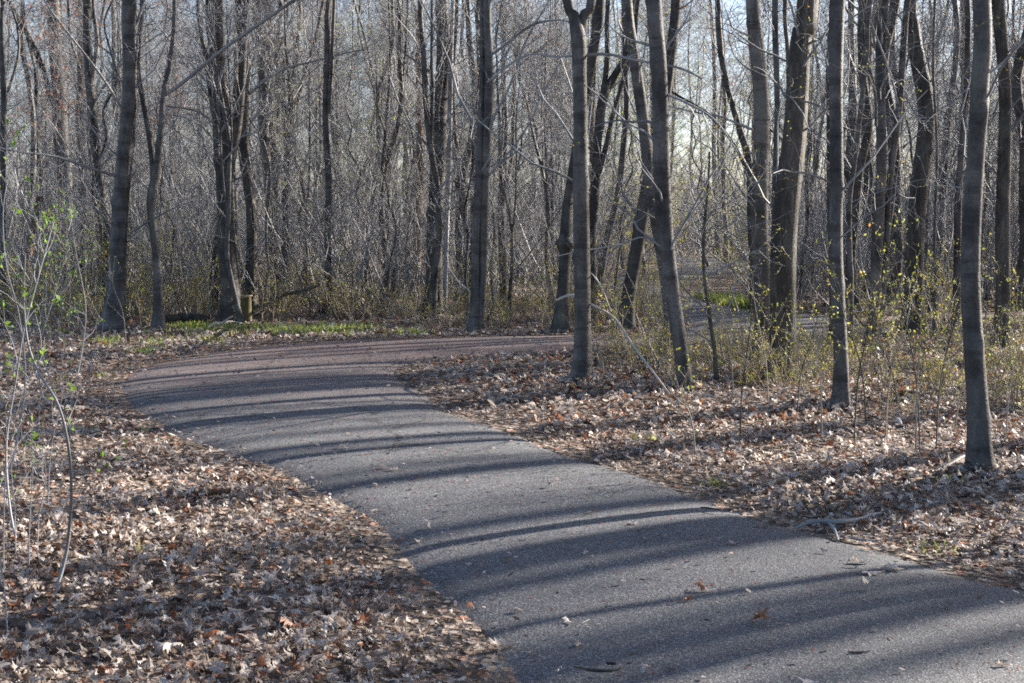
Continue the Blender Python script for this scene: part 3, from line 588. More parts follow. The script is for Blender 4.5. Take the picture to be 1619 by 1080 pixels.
T('dark_tree', 'tree', 'dark trunk with pale lit flank in the left thicket', 455, [[(112, 455, 26), (110, 400, 24), (106, 330, 23), (99, 240, 23), (92, 150, 22), (86, 60, 20), (82, 0, 20)], [(98, 250, 10), (88, 180, 9), (60, 90, 9), (20, 10, 8), (10, -10, 8)]], DARK, seed=53, buds=RB, twigs=12)
T('dark_tree', 'tree', 'straight dark trunk next to the pale flanked one in the left thicket', 450, [[(133, 450, 18), (132, 350, 16), (131, 220, 15), (129, 100, 14), (126, 0, 14)]], DARK, seed=54, buds=RB, twigs=14)
T('dead_snag', 'dead tree', 'leaning snapped brown stem at the left edge of the thicket', 480, [[(28, 480, 14), (40, 420, 13), (52, 360, 12), (63, 310, 10)]], BROWN, seed=55, snag=True, twigs=2)
T('maple_tree', 'tree', 'thin upright stem at the extreme left edge', 500, [[(3, 500, 10), (4, 350, 9), (3, 200, 9), (5, 0, 9)]], SMOOTH, seed=56, buds=RB)
T('maple_tree', 'tree', 'thin trunk seen through the gap below the leaning dark trunk', 470, [[(943, 470, 12), (955, 400, 12), (972, 330, 11), (985, 250, 10), (990, 150, 9), (985, 0, 8)]], SMOOTH, seed=57)
T('dark_tree', 'tree', 'dark tree arching behind the thin sapling toward the smooth trunk', 500, [[(1190, 500, 10), (1187, 300, 10), (1183, 250, 12), (1168, 200, 11), (1150, 130, 9), (1138, 70, 8), (1133, 0, 8)], [(1187, 290, 6), (1160, 230, 5), (1120, 180, 5), (1070, 150, 4), (1040, 130, 3)]], DARK, seed=58)

# ------------------------------------------------------------------ forest tree kinds, copied through the wood
def wood_tree(seed, h, r0, mtl, far=False, low=0.15, limbs=15, lean=0.03, bud=None, fork=False):
    g = np.random.default_rng(seed); K = 16
    z = np.linspace(0, 1, K); wob = np.cumsum(g.normal(size=(K, 2)) * lean * 2.6, axis=0); wob -= wob[0]
    P = np.stack([wob[:, 0] + g.normal() * lean * h * z, wob[:, 1] + g.normal() * lean * h * z, z * h], 1)
    rr = r0 * (1 - 0.8 * z) * (1 + 0.5 * np.exp(-z * h / 0.25))
    tm, cm, bm = MB(), MB(), MB()
    As = smooth_line(np.concatenate([P, rr[:, None]], 1), 3); P = As[:, :3]; rr = As[:, 3]
    tm.tubes(P[None], rr[None], 9, noise=trunk_noise(g, len(P), 9, 0.05, 0, P[:, 2]))
    Ps, Rs = P[None], rr[None]
    if fork:
        Q, q = grow(g, Ps, Rs, 2, 0.2, 0.4, h * 0.6, up=1.6, spread=0.6, K=len(P), rf=0.8, wig=0.05, taper_len=0, tip=0.15); tm.tubes(Q, q, 7)
        Ps = np.concatenate([Ps, Q]); Rs = np.concatenate([Rs, q])
    rm = 0.006 if far else 0.0035
    B1, b1 = grow(g, Ps, Rs, limbs, low, 0.98, h * 0.26, up=0.45, K=6, rf=0.36, wig=0.18, rmin=0.010, rmax=0.035)
    B2, b2 = grow(g, B1, b1, 7, 0.15, 1, h * 0.10, up=0.2, K=5, rf=0.5, wig=0.25, rmin=rm * 1.5)
    B3, b3 = grow(g, B2, b2, 6, 0.15, 1, h * 0.045 + 0.1, up=0.12, K=4, rf=0.55, wig=0.32, rmin=rm)
    cm.tubes(B1, b1, 4); cm.tubes(B2, b2, 3); cm.tubes(B3, b3, 3)
    if not far:
        B4, b4 = grow(g, B3[::2], b3[::2], 2, 0.2, 1, 0.3, up=0.1, K=3, rf=0.6, wig=0.3, rmin=0.0025); cm.tubes(B4, b4, 3)
    root = empty('forest_tree', (0, 0, 0)); tm.build('trunk', mtl, root, smooth=True); cm.build('crown', M_TWIG, root)
    if bud: leaflets(bm, g, B3[::bud[3]], bud[4], bud[0], tint=bud[1]); bm.build('leaves', bud[2], root)
    return root
def copy_tree(r):
    c = r.copy(); COL.objects.link(c)
    for ch in r.children:
        d = ch.copy(); COL.objects.link(d); d.parent = c
    return c
used = set()
def put(proto, x, y, sc, label, cat, group, rz=None, zs=None):
    o = proto if proto.name not in used else copy_tree(proto)
    used.add(proto.name); o.location = (x, y, float(H(x, y)) - 0.03); o.rotation_euler = (0, 0, rng.uniform(0, 6.28) if rz is None else rz)
    o.scale = (sc, sc, zs or sc); tag(o, label, cat, group); return o
KIND = [wood_tree(101, 15, 0.10, M_SMOOTH, low=0.14), wood_tree(102, 17, 0.13, M_DARK, low=0.2), wood_tree(103, 14, 0.085, M_SMOOTH, fork=True, low=0.12), wood_tree(104, 16, 0.12, M_OAK, low=0.16, bud=(0.06, (0.2, 1), M_REDBUD, 3, 3)),
        wood_tree(105, 13, 0.085, M_DARK, fork=True, low=0.1, lean=0.045), wood_tree(106, 18, 0.20, M_OAK, low=0.25, limbs=18)]
FAR = [wood_tree(111, 18, 0.10, M_SMOOTH, far=True, low=0.1, limbs=17), wood_tree(112, 20, 0.13, M_DARK, far=True, low=0.1, limbs=18, bud=(0.09, (0, 1), M_REDBUD, 3, 2)), wood_tree(113, 19, 0.10, M_SMOOTH, far=True, low=0.08, limbs=22, fork=True),
       wood_tree(114, 17, 0.09, M_DARK, far=True, low=0.08, limbs=18, bud=(0.08, (0.1, 0.9), M_BUD, 3, 2))]
SAP = [wood_tree(121, 7, 0.035, M_DARK, low=0.15, limbs=16, lean=0.04), wood_tree(122, 6, 0.028, M_SMOOTH, low=0.12, limbs=16, lean=0.06, bud=(0.03, (0, 1), M_BUD, 3, 2)), wood_tree(123, 8, 0.04, M_SMOOTH, fork=True, low=0.12, limbs=12)]
for p in SAP: p.name = 'sapling'
taken = [np.array(o.location[:2]) for o in SC.objects if o.type == 'EMPTY' and o.get('category') in ('tree', 'dead tree', 'sapling')]
def spots(n, y0, y1, dmin, side=(1.5, 6.0), gap=None):
    out = []; tries = 0
    while len(out) < n and tries < n * 60:
        tries += 1
        y = math.sqrt(rng.uniform(y0 ** 2, y1 ** 2)); x = rng.uniform(-0.37 * y - side[0], 0.37 * y + side[1])
        if any((q[0] - x) ** 2 + (q[1] - y) ** 2 < dmin ** 2 for q in taken): continue
        # keep the view up the shaded path open
        if 0.055 * y < x < 0.175 * y and y < 46: continue
        if not keep_off(np.array([x]), np.array([y]), 0.5)[0]: continue
        taken.append(np.array([x, y])); out.append((x, y))
    return out
for x, y in spots(70, 23.5, 48, 0.9, (1.5, 2.0)):
    put(KIND[[0, 1, 2, 3, 4, 0, 2, 4, 5][rng.integers(0, 9)]], x, y, rng.uniform(0.65, 1.0), 'bare grey tree in the crowded wood just behind the bend', 'tree', 'bare trees close behind the bend')
n_r = 0  # trees added out of view to keep the low sun off the thicket
while n_r < 38:
    y = rng.uniform(27, 62); x = 0.37 * y + rng.uniform(1.5, 15)
    if any((q[0] - x) ** 2 + (q[1] - y) ** 2 < 1.0 for q in taken): continue
    taken.append(np.array([x, y])); n_r += 1
    put(KIND[[0, 1, 2, 3, 4, 5][n_r % 6]], x, y, rng.uniform(0.8, 1.1), 'unseen bare tree added past the right edge to shade the wood in view', 'tree', 'unseen shade trees right of the wood')
for x, y in spots(112, 46, 120, 1.2, (3, 5)):
    put(FAR[rng.integers(0, 4)], x, y, rng.uniform(0.65, 1.0), 'distant bare tree deep in the wood', 'tree', 'distant bare trees')
for x, y in spots(85, 21.5, 46, 0.5, (1, 3)):
    put(SAP[rng.integers(0, 3)], x, y, rng.uniform(0.6, 1.15), 'spindly bare sapling crowded between the trunks', 'sapling', 'spindly saplings in the wood')
for x, y, k_ in [(4.4, 49, 1), (5.6, 53, 3), (7.5, 50, 0), (6.4, 58, 2), (8.8, 61, 1), (3.9, 57, 3), (9.6, 55, 0), (7.0, 66, 3), (5.0, 64, 0)]:
    put(FAR[k_], x, y, rng.uniform(0.8, 1.0), 'distant bare tree deep in the wood', 'tree', 'distant bare trees')
RUST = wood_tree(131, 11, 0.06, M_DARK, low=0.12, limbs=14, lean=0.03, bud=(0.07, (0.25, 0.9), M_REDBUD, 1, 2)); RUST.name = 'young_oak'
for px, D_, sc in [(170, 33, 1.0), (130, 30, 0.9), (60, 34, 1.0), (215, 38, 1.1)]:
    put(RUST, (px - 809.5) / 2248.6 * D_, D_, sc, 'young oak still holding rusty leaves deep in the left thicket', 'tree', 'young oaks holding rusty leaves')
GRN = wood_tree(132, 6.5, 0.035, M_SMOOTH, low=0.1, limbs=18, lean=0.04, bud=(0.035, (0.0, 0.6), M_BUD, 1, 2)); GRN.name = 'leafing_sapling'
for px, D_, sc in [(590, 28, 1.0), (640, 31, 1.1), (560, 34, 1.1), (480, 27, 0.8), (1010, 36, 1.0), (970, 33, 0.9), (1250, 31, 0.9), (1120, 47, 1.2), (1060, 48, 1.2), (1150, 52, 1.2), (985, 45, 1.2)]:
    put(GRN, (px - 809.5) / 2248.6 * D_, D_, sc, 'sapling hazed with tiny new yellow green leaves behind the bend', 'sapling', 'saplings hazed with new leaves')
POLES = [wood_tree(141, 16, 0.12, M_SMOOTH, low=0.45, limbs=6), wood_tree(142, 17, 0.18, M_DARK, low=0.5, limbs=7), wood_tree(143, 15, 0.09, M_SMOOTH, low=0.4, limbs=5, fork=True), wood_tree(144, 16, 0.14, M_OAK, low=0.5, limbs=6),
         wood_tree(145, 14, 0.07, M_DARK, low=0.4, limbs=5, lean=0.045), wood_tree(146, 18, 0.22, M_OAK, low=0.5, limbs=7)]
# trees beside the frame on the sunny side; they throw the stripes across the path
def caster(px, py, t, proto, sc):
    p = U(px, py)
    while (p[0] + math.sin(SUN_AZ) * t) < 0.37 * (p[1] + math.cos(SUN_AZ) * t) + 0.5 and t < 60 and py > 520: t += 1.5
    x = p[0] + math.sin(SUN_AZ) * t; y = p[1] + math.cos(SUN_AZ) * t
    put(proto, x, y, sc, 'unseen shadow casting bare tree off the right end of the path', 'tree', 'bare trees beside the path')
for (px, py, t, k, sc) in [(1000, 850, 17, 5, 1.0), (1000, 838, 12, 1, 0.9), (1000, 862, 26, 3, 1.0), (850, 690, 13.0, 3, 1.0), (1240, 925, 6.5, 4, 0.8), (1300, 985, 19.0, 1, 0.9), (760, 740, 14.5, 1, 1.0),
                           (1500, 1020, 22, 1, 1.0), (1400, 1010, 31, 3, 1.0), (600, 655, 19, 0, 0.9), (1100, 1040, 10, 2, 0.8), (500, 625, 21, 4, 1.0), (300, 880, 20, 1, 1.0), (200, 1000, 16, 0, 1.0), (1250, 850, 22, 3, 1.0), (1450, 960, 34, 1, 1.1), (1550, 1060, 30, 5, 1.1), (1150, 770, 31, 5, 1.0), (1000, 800, 36, 5, 1.1), (850, 700, 27, 1, 1.0), (1150, 1000, 34, 5, 1.1), (650, 690, 22, 0, 1.0), (750, 760, 38, 3, 1.0), (1000, 1075, 24, 1, 1.0), (700, 780, 33, 5, 1.1)]:
    caster(px, py, t, POLES[k], sc)
for q in range(26):
    caster(rng.uniform(250, 620), 568 + q * 3.6, rng.uniform(13, 34), POLES[[0, 2, 4, 4, 2][q % 5]], rng.uniform(0.7, 1.0))
for px, py, t_ in [(1160, 505, 15), (1100, 442, 17), (1080, 478, 22)]:  # more unseen trees, added to put the far path in shade
    caster(px, py, t_, POLES[5 if t_ > 14 else 3], 0.9)

# ------------------------------------------------------------------ thicket behind the bend (nobody could count it)
def bush_arrays(seed, h, stems, wide, fine=4, rmin=0.003):
    g = np.random.default_rng(seed); a = g.uniform(0, 6.28, stems); r = g.uniform(0, wide, stems)
    S = np.stack([np.cos(a) * r, np.sin(a) * r, np.zeros(stems) - 0.05], 1)
    d = unit(np.stack([np.cos(a) * 0.35, np.sin(a) * 0.35, np.ones(stems)], 1) + g.normal(size=(stems, 3)) * 0.22); L = h * g.uniform(0.5, 1.1, stems)
    pts = [S]; cur = S; K = 7
    for k in range(K - 1):
        d = unit(d + g.normal(size=d.shape) * 0.16); cur = cur + d * (L / (K - 1))[:, None]; pts.append(cur)
    P = np.stack(pts, 1); rr = (0.0035 + 0.0035 * L)[:, None] * np.linspace(1, 0.35, K)[None]
    B, b = grow(g, P, rr, 6, 0.2, 1, h * 0.30, up=0.3, K=5, rf=0.6, wig=0.28, rmin=rmin)
    C, c = grow(g, B, b, fine, 0.2, 1, h * 0.12, up=0.2, K=3, rf=0.7, wig=0.35, rmin=rmin * 0.75)
    return g, (P, rr), (B, b), (C, c)
def many(name, label, protos, places, material):
    mb = MB()
    base = []
    for (g, p, b, c) in protos:
        m0 = MB(); m0.tubes(*p, 3); m0.tubes(*b, 3); m0.tubes(*c, 3); base.append((np.concatenate(m0.V), np.concatenate(m0.F)))
    for (x, y, s_, rz) in places:
        V, F = base[rng.integers(0, len(base))]; c, s = math.cos(rz), math.sin(rz)
        W = np.stack([(V[:, 0] * c - V[:, 1] * s) * s_ + x, (V[:, 0] * s + V[:, 1] * c) * s_ + y, V[:, 2] * s_ + float(H(x, y))], 1); mb.add(W, F)
    return tag(mb.build(name, material), kind='stuff', label=label)
def thick_places(n, y0, y1, side, s0, s1, win=True):
    out = []
    while len(out) < n:
        y = math.sqrt(rng.uniform(y0 ** 2, y1 ** 2)); x = rng.uniform(-0.37 * y - side, 0.37 * y + side)
        if win and 0.05 * y < x < 0.185 * y and y < 47: continue
        if not keep_off(np.array([x]), np.array([y]), 0.35)[0]: continue
        out.append((x, y, rng.uniform(s0, s1), rng.uniform(0, 6.28)))
    return out
TH = [bush_arrays(200 + k, 3.4, 13, 0.9, 4) for k in range(5)]
many('thicket', 'dense grey tangle of bare brush filling the wood behind the bend, with unseen clumps added at right for shade', TH, thick_places(185, 24, 42, 1.5, 0.7, 1.3) + [(0.37 * yy + rng.uniform(1, 11), yy, rng.uniform(0.8, 1.3), rng.uniform(0, 6)) for yy in rng.uniform(27, 52, 60)], M_TWIG)  # the clumps right of the frame are unseen, added to shade the wood
TF = [bush_arrays(220 + k, 4.5, 12, 1.6, 4, 0.007) for k in range(4)]
many('thicket', 'far grey brush deep in the wood', TF, [(rng.uniform(2.5, 13), rng.uniform(50, 78), rng.uniform(0.8, 1.1), rng.uniform(0, 6)) for _ in range(45)] + thick_places(270, 42, 115, 4, 0.7, 1.35, False), M_TWIG)

# ------------------------------------------------------------------ shrubs in early leaf
def shrub(seed, h, stems, wide, leafm, per, size, tint, stemm=M_STEM):
    g, p, b, c = bush_arrays(seed, h, stems, wide, 3, 0.0022)
    m0 = MB(); m0.tubes(*p, 4); m0.tubes(*b, 3); m0.tubes(*c, 3)
    root = empty('shrub', (0, 0, 0)); m0.build('stems', stemm, root)
    m1 = MB(); leaflets(m1, g, c[0], per, size, tint=tint); leaflets(m1, g, b[0], per, size, tint=tint); m1.build('leaves', leafm, root)
    return root
SH = [shrub(300 + k, 0.95, 10, 0.30, M_BUD, 1, 0.026, (0, 1)) for k in range(4)] + [shrub(310, 1.5, 9, 0.2, M_BUD, 2, 0.028, (0.1, 1)), shrub(311, 0.6, 12, 0.25, M_BUD, 3, 0.022, (0.4, 1))]
n_ = 0; placed = []
def shrub_at(px, py, kinds, s0, s1, label, group, mind=0.22):
    x, y = U(px, py)
    if not keep_off(np.array([x]), np.array([y]), 0.22)[0]: return False
    if any((q[0] - x) ** 2 + (q[1] - y) ** 2 < mind ** 2 for q in placed): return False
    placed.append((x, y)); put(SH[kinds[rng.integers(0, len(kinds))]], x, y, rng.uniform(s0, s1), label, 'shrub', group); return True
k = 0
while k < 74:
    px = rng.uniform(935, 1640) if k % 2 else rng.uniform(940, 1340); py = rng.uniform(556, 690)
    if py > 600 + 0.12 * (px - 930) or (px < 1050 and py > 625) or (px < 1330 and py < 566): continue
    k += shrub_at(px, py, [0, 1, 2, 3, 5, 4], 0.4, 0.74 + 0.1 * (px > 1330), 'low shrub in yellow green bud among the trunks on the leaf bed', 'budding shrubs right of the path')
k = 0
while k < 60:
    px = rng.uniform(270, 1060); py = rng.uniform(492, 522 if px > 640 else 510)
    k += shrub_at(px, py, [0, 1, 2, 3, 4], 0.7, 1.15, 'low olive budding shrub in the fringe along the far side of the bend', 'budding shrubs beyond the bend')
k = 0
while k < 30:
    px = rng.uniform(-40, 300); py = rng.uniform(488, 522)
    k += shrub_at(px, py, [0, 1, 2, 3, 4], 0.8, 1.4, 'low olive budding shrub in the fringe left of the grass strip', 'budding shrubs left of the grass', 0.3)
k = 0
while k < 6:
    px = rng.uniform(1350, 1640); py = rng.uniform(505, 545)
    k += shrub_at(px, py, [0, 1, 4], 0.8, 1.2, 'tall budding shrub behind the right hand trunks', 'budding shrubs behind the right trunks', 0.3)
# sunlit taller bushes by the shaded path
GB = shrub(330, 2.6, 10, 0.4, M_BUD, 4, 0.05, (0.15, 0.95)); GB.name = 'leafing_bush'
for px, py, sc in [(1175, 452, 0.7), (1140, 446, 0.6), (1090, 412, 1.5), (1170, 434, 1.2), (1010, 420, 1.3), (960, 436, 1.0), (1060, 408, 1.6), (1130, 408, 1.5), (930, 425, 1.2), (1180, 412, 1.4)]:
    x, y = U(px, py)
    if keep_off(np.array([x]), np.array([y]), 0.3)[0]: put(GB, x, y, sc, 'tall bush in fresh yellow leaf lit by the sun where the path disappears', 'bush', 'leafing bushes where the path disappears')
YB = shrub(331, 1.6, 5, 0.2, M_BUD, 2, 0.028, (0.2, 1.0)); YB.name = 'leafing_bush'
for q, (px, py, sc, lb) in enumerate([(1055, 600, 0.9, 'yellow leaved bush at the foot of the curved grey trunk'), (1270, 590, 0.8, 'yellow leaved bush right of the big oak base'), (965, 596, 0.62, 'small yellow leaved bush touching the foot of the pole straight trunk'), (1180, 615, 0.7, 'yellow leaved bush in the litter between thin dark sapling and big oak'), (1400, 612, 0.75, 'yellow leaved bush between bare smooth trunk and nearest trunk'), (1480, 640, 0.7, 'yellow leaved bush just left of the nearest trunk'), (1595, 600, 0.8, 'yellow leaved bush right of the nearest trunk')]):
    x, y = U(px, py); put(YB, x, y, sc, lb, 'bush', None)

# bare wands of the near left corner, each a stem with twigs and a few green leaves
def wand(name, label, pts, D, rad, seed, mtl=M_TWIG, leaves=M_GREEN, size=0.03, nt=8, per=2, group=None, cat='sapling', tl=0.5):
    g = np.random.default_rng(seed); b2 = U(*pts[0]); D = b2[1] if D is None else D
    z0 = float(H(b2[0], D)); off = np.array([b2[0], D, z0]); root = empty(name, off); tag(root, label, cat, group)
    P = np.array([P3(x, y, D + 0.10 * math.sin(q)) - off for q, (x, y) in enumerate(pts)]); P[0, 2] = -0.03
    A = smooth_line(P, 6); rr = np.linspace(rad * 0.8, rad * 0.28, len(A)); m0 = MB(); m0.tubes(A[None], rr[None], 7)
    B, b = grow(g, A[None], rr[None], nt, 0.25, 1, tl, up=0.35, K=6, rf=0.55, wig=0.2, rmin=0.002)
    C, c = grow(g, B, b, 2, 0.3, 1, tl * 0.4, up=0.2, K=4, rf=0.7, wig=0.25, rmin=0.0015); m0.tubes(B, b, 5); m0.tubes(C, c, 4)
    m0.build('stems', mtl, root, smooth=True)
    if per: m1 = MB(); leaflets(m1, g, C, per, size, lo=0.5); leaflets(m1, g, B[::2], per, size, lo=0.6); m1.build('leaves', leaves, root)
    return root
wand('young_tree', 'kinked bare stem curving up from the dead leaves at the left edge', [(80, 937), (100, 895), (108, 850), (113, 780), (108, 705), (92, 640), (62, 590), (45, 545), (38, 480), (40, 400)], None, 0.011, 401, nt=10, per=2)
wand('young_tree', 'slim leafy stem rising from the lower left corner', [(30, 860), (15, 800), (10, 700), (25, 600), (38, 520), (60, 440), (85, 350)], None, 0.009, 402, nt=14, per=3)
wand('young_tree', 'leaning leafy stem at the far left edge above the leaves', [(10, 760), (28, 690), (40, 600), (30, 500), (10, 420), (5, 330), (20, 250)], None, 0.010, 403, nt=14, per=3)
wand('young_tree', 'slanting twiggy stem left of the bend with green tips', [(70, 640), (60, 560), (85, 470), (105, 400), (130, 340)], None, 0.009, 404, nt=16, per=3)
wand('young_tree', 'twiggy green tipped stem beside the flared grey trunk', [(120, 600), (132, 540), (135, 480), (120, 400), (110, 330)], None, 0.010, 405, nt=16, per=3)
for q, (px, py, dx, hh) in enumerate([(5, 900, 4, 260), (25, 880, -6, 200), (45, 905, 5, 210), (58, 870, 12, 150), (75, 800, 20, 260), (12, 1000, -20, 220), (40, 640, -10, 240), (20, 600, 16, 230), (160, 560, 12, 160), (200, 545, -18, 140), (90, 560, 15, 200), (60, 700, 14, 240), (140, 650, 10, 180)]):
    wand('wand_sprout', 'thin upright leafless sprout standing in the dead leaves near the left edge', [(px, py), (px + dx * 0.3, py - hh * 0.35), (px + dx * 1.2, py - hh * 0.7), (px + dx, py - hh)], None, 0.0045, 420 + q, nt=5, per=1, group='leafless sprouts near the left edge', cat='sprout', tl=0.3, size=0.02)
RW = [(1100, 720, -20, 150), (1170, 690, 10, 210), (1215, 640, -14, 200), (1260, 660, 20, 190), (1300, 690, -10, 260), (1370, 670, -30, 260), (1400, 690, 20, 240), (1455, 712, -22, 330), (1448, 715, 6, 280), (1480, 705, 25, 300), (1590, 700, 20, 240), (1420, 640, -60, 220), (1160, 640, -8, 150), (1040, 600, 10, 140), (1000, 605, -12, 110), (1540, 640, 14, 200), (955, 600, -20, 130), (1350, 700, 30, 330), (1508, 690, 50, 240)]
for q, (px, py, dx, hh) in enumerate(RW):
    wand('wand_sapling', 'spindly sapling with yellow buds rising from the leaf bed right of the path', [(px, py), (px + dx * 0.3, py - hh * 0.35), (px + dx * 1.3, py - hh * 0.7), (px + dx * 2, py - hh)], None, 0.008, 450 + q, mtl=(M_DARK if q % 2 else M_STEM), leaves=M_BUD, nt=12, per=2, group='spindly budding saplings right of the path', tl=0.45, size=0.025)

# ------------------------------------------------------------------ dead wood and small things
def branch(name, label, lines, D, z=0.02, material=M_PALE, cat='branch', sides=8, lift=True):
    b2 = U(*lines[0][0][:2]); off = np.array([b2[0], b2[1], float(H(*b2))]); root_mb = MB(); g = np.random.default_rng(int(abs(b2[0] * 1000)) + 3)
    for ln in lines:
        pts = []; rr = []
        for (x, y, w_, h_) in ln:      # h_: height above ground in metres
            d = ray(x, y); t = (CAM_H - h_) / -d[2]; p = d * t; p[2] = h_ + float(H(p[0], p[1])); pts.append(p - off); rr.append(w_ / 2 * d[1] * t / 2248.6)
        A = smooth_line(np.concatenate([np.array(pts), np.array(rr)[:, None]], 1), 5)
        nz = 1 + 0.10 * g.normal(size=(1, len(A), sides)); root_mb.tubes(A[None, :, :3], np.maximum(A[None, :, 3], 0.002), sides, cap=True, noise=nz)
    o = root_mb.build(name, material, loc=off, smooth=False); tag(o, label, cat); return o
branch('fallen_branch', 'forked grey branch lying at the leaf edge by the asphalt on the right', [[(1256, 819, 5, .02), (1290, 808, 7, .05), (1330, 808, 7, .06), (1360, 805, 7, .05), (1380, 798, 5, .05), (1402, 797, 4, .03)], [(1310, 809, 6, .05), (1320, 822, 5, .03), (1325, 838, 5, .015)], [(1330, 830, 5, .02), (1370, 838, 4, .02), (1400, 836, 3, .02)]], None, material=M_TWIG)
branch('fallen_branch', 'bleached arching branch in the shrubs right of the big oak', [[(1262, 590, 4, .05), (1272, 578, 4, .14), (1285, 572, 4, .18), (1303, 570, 5, .20), (1312, 562, 3, .25)], [(1298, 570, 4, .2), (1320, 572, 3, .15)]], None, material=M_PALE)
branch('fallen_branch', 'pale crooked branch at the foot of the stout double stemmed tree', [[(322, 519, 4, .02), (340, 512, 4, .08), (352, 510, 4, .12), (362, 503, 3, .2), (368, 499, 2, .26)], [(345, 512, 3, .1), (365, 508, 3, .12), (385, 512, 2, .06)]], None, material=M_PALE)
branch('fallen_branch', 'long thin bleached branch arching past the pole straight trunk', [[(1062, 632, 2.5, .02), (1030, 590, 3, .22), (1000, 552, 3.5, .40), (972, 512, 4, .62), (940, 492, 4.5, .74), (905, 476, 4.5, .82), (880, 484, 4, .72)], [(965, 500, 3, .68), (950, 460, 2.5, .95), (935, 440, 2, 1.05)]], None, material=M_PALE)
branch('fallen_branch', 'thin dark branch low in the leaf bed beside the nearest trunk', [[(1490, 733, 7, .03), (1510, 722, 8, .06), (1530, 712, 6, .08)]], None, material=M_DARK)
branch('stick', 'long curved dark stick on the near asphalt', [[(908, 1034, 5, .07), (930, 1039, 6, .065), (955, 1041, 6, .065), (975, 1039, 5, .065), (986, 1034, 3, .07)]], None, material=M_DARK, cat='stick')
branch('stick', 'short thick dark stick just above the long curved one', [[(959, 1028, 5, .065), (966, 1029, 6, .065), (974, 1029, 5, .065)]], None, material=M_DARK, cat='stick')
branch('stick', 'small hooked pale twig near the lower edge of the asphalt', [[(882, 1042, 2, .06), (884, 1037, 3, .065), (888, 1035, 2, .07)]], None, material=M_PALE, cat='stick')
branch('stick', 'thin pale straw on the asphalt above the tree trunk shadow', [[(920, 965, 2, .075), (932, 959, 3, .08)]], None, material=M_PALE, cat='stick')
branch('stick', 'dark twig lying by a pale leaf on the right side of the asphalt', [[(1339, 873, 3, .05), (1355, 874, 4, .05), (1370, 873, 2, .05)]], None, material=M_DARK, cat='stick')
branch('stick', 'dark flat twig low on the right part of the asphalt', [[(1341, 1012, 3, .05), (1358, 1012, 4, .05), (1376, 1010, 2, .05)]], None, material=M_DARK, cat='stick')
branch('stick', 'thin dark twig at the asphalt edge before the forked branch', [[(1107, 786, 2, .05), (1120, 787, 3, .05), (1140, 790, 2, .05)]], None, material=M_DARK, cat='stick')
branch('stick', 'tiny dark twig in the middle of the shaded stripes', [[(237, 633, 1.5, .05), (250, 632, 2, .05), (262, 633, 1.5, .05)]], None, material=M_DARK, cat='stick')
# rotten log among the leaves on the left
lg = branch('rotten_log', 'short rotten log with a pale torn end in the dead leaves', [[(285, 772, 12, .03), (310, 773, 13, .03), (340, 772, 13, .035), (366, 770, 11, .04)]], None, material=M_BROWN, cat='log', sides=12)
mbx = MB(); a_ = np.array(lg.location)
def px_h(x, y, h_): d = ray(x, y); t = (CAM_H - h_) / -d[2]; return d * t
pp = np.array([px_h(364, 773, .05) - a_, px_h(374, 768, .10) - a_, px_h(388, 764, .12) - a_]); mbx.tubes(pp[None], np.array([[0.03, 0.022, 0.012]]), 7, cap=True, noise=1 + 0.2 * rng.normal(size=(1, 3, 7)))
mbx.build('torn_end', M_PALE, lg)
for lb, ln in [('mossy dark log lying in the brush left of the double stemmed tree', [(262, 506, 14, .08), (290, 503, 14, .10), (330, 505, 12, .08)]), ('fallen dark log deep in the brush right of the stump', [(400, 478, 6, .1), (440, 468, 6, .35), (480, 458, 5, .6), (505, 452, 4, .8)])]:
    branch('fallen_log', lb, [ln], None, material=M_OAK, cat='log', sides=12)
# mossy stump
sx, sy = U(390, 514); st = empty('tree_stump', (sx, sy, float(H(sx, sy)))); tag(st, 'sawn off stump with a sunlit mossy side beside the stout double stemmed tree', 'stump')
mo, mt, mbs, _o = mat('stump_moss'); nco = coords(mt); nn = N(mt, 'ShaderNodeTexNoise', Scale=9.0, Detail=6.0); mt.links.new(nco, nn.inputs['Vector'])
mt.links.new(ramp(mt, nn.outputs[0], [(0.35, (0.06, 0.045, 0.028)), (0.65, (0.15, 0.12, 0.045))]), mbs.inputs['Base Color']); mbs.inputs['Roughness'].default_value = 0.95
zz = np.linspace(-0.05, 0.46, 12); g = rng; mbx = MB(); sn = trunk_noise(g, 12, 16, 0.08, 2, zz); sn[0] += np.exp(-(zz + .05) / 0.1)[:, None] * 0.4
mbx.tubes(np.stack([0 * zz, 0 * zz, zz], 1)[None], np.full((1, 12), 0.085), 16, noise=sn); mbx.build('bark', mo, st, smooth=True)
mc, ct, cb, _o = mat('cut_wood'); cco = coords(ct); cw = N(ct, 'ShaderNodeTexWave', Scale=22.0, Distortion=2.0, wave_type='RINGS', rings_direction='Z'); ct.links.new(cco, cw.inputs['Vector'])
ct.links.new(ramp(ct, cw.outputs[0], [(0, (0.30, 0.21, 0.10)), (1, (0.50, 0.38, 0.22))]), cb.inputs['Base Color'])
ring = np.stack([np.cos(np.arange(16) * 2 * math.pi / 16), np.sin(np.arange(16) * 2 * math.pi / 16)], 1) * 0.09 * (1 + 0.06 * rng.normal(size=(16, 1)))
zt = 0.455 + 0.015 * ring[:, 0] / 0.09; V = np.concatenate([[[0, 0, 0.462]], np.concatenate([ring, zt[:, None]], 1), np.concatenate([ring, zt[:, None] - 0.02], 1)])
mbx = MB(); mbx.add(V, [[0, 1 + q, 1 + (q + 1) % 16] for q in range(16)]); mbx.add(V[1:], [[q, 16 + q, 16 + (q + 1) % 16, (q + 1) % 16] for q in range(16)]); mbx.build('cut_face', mc, st)

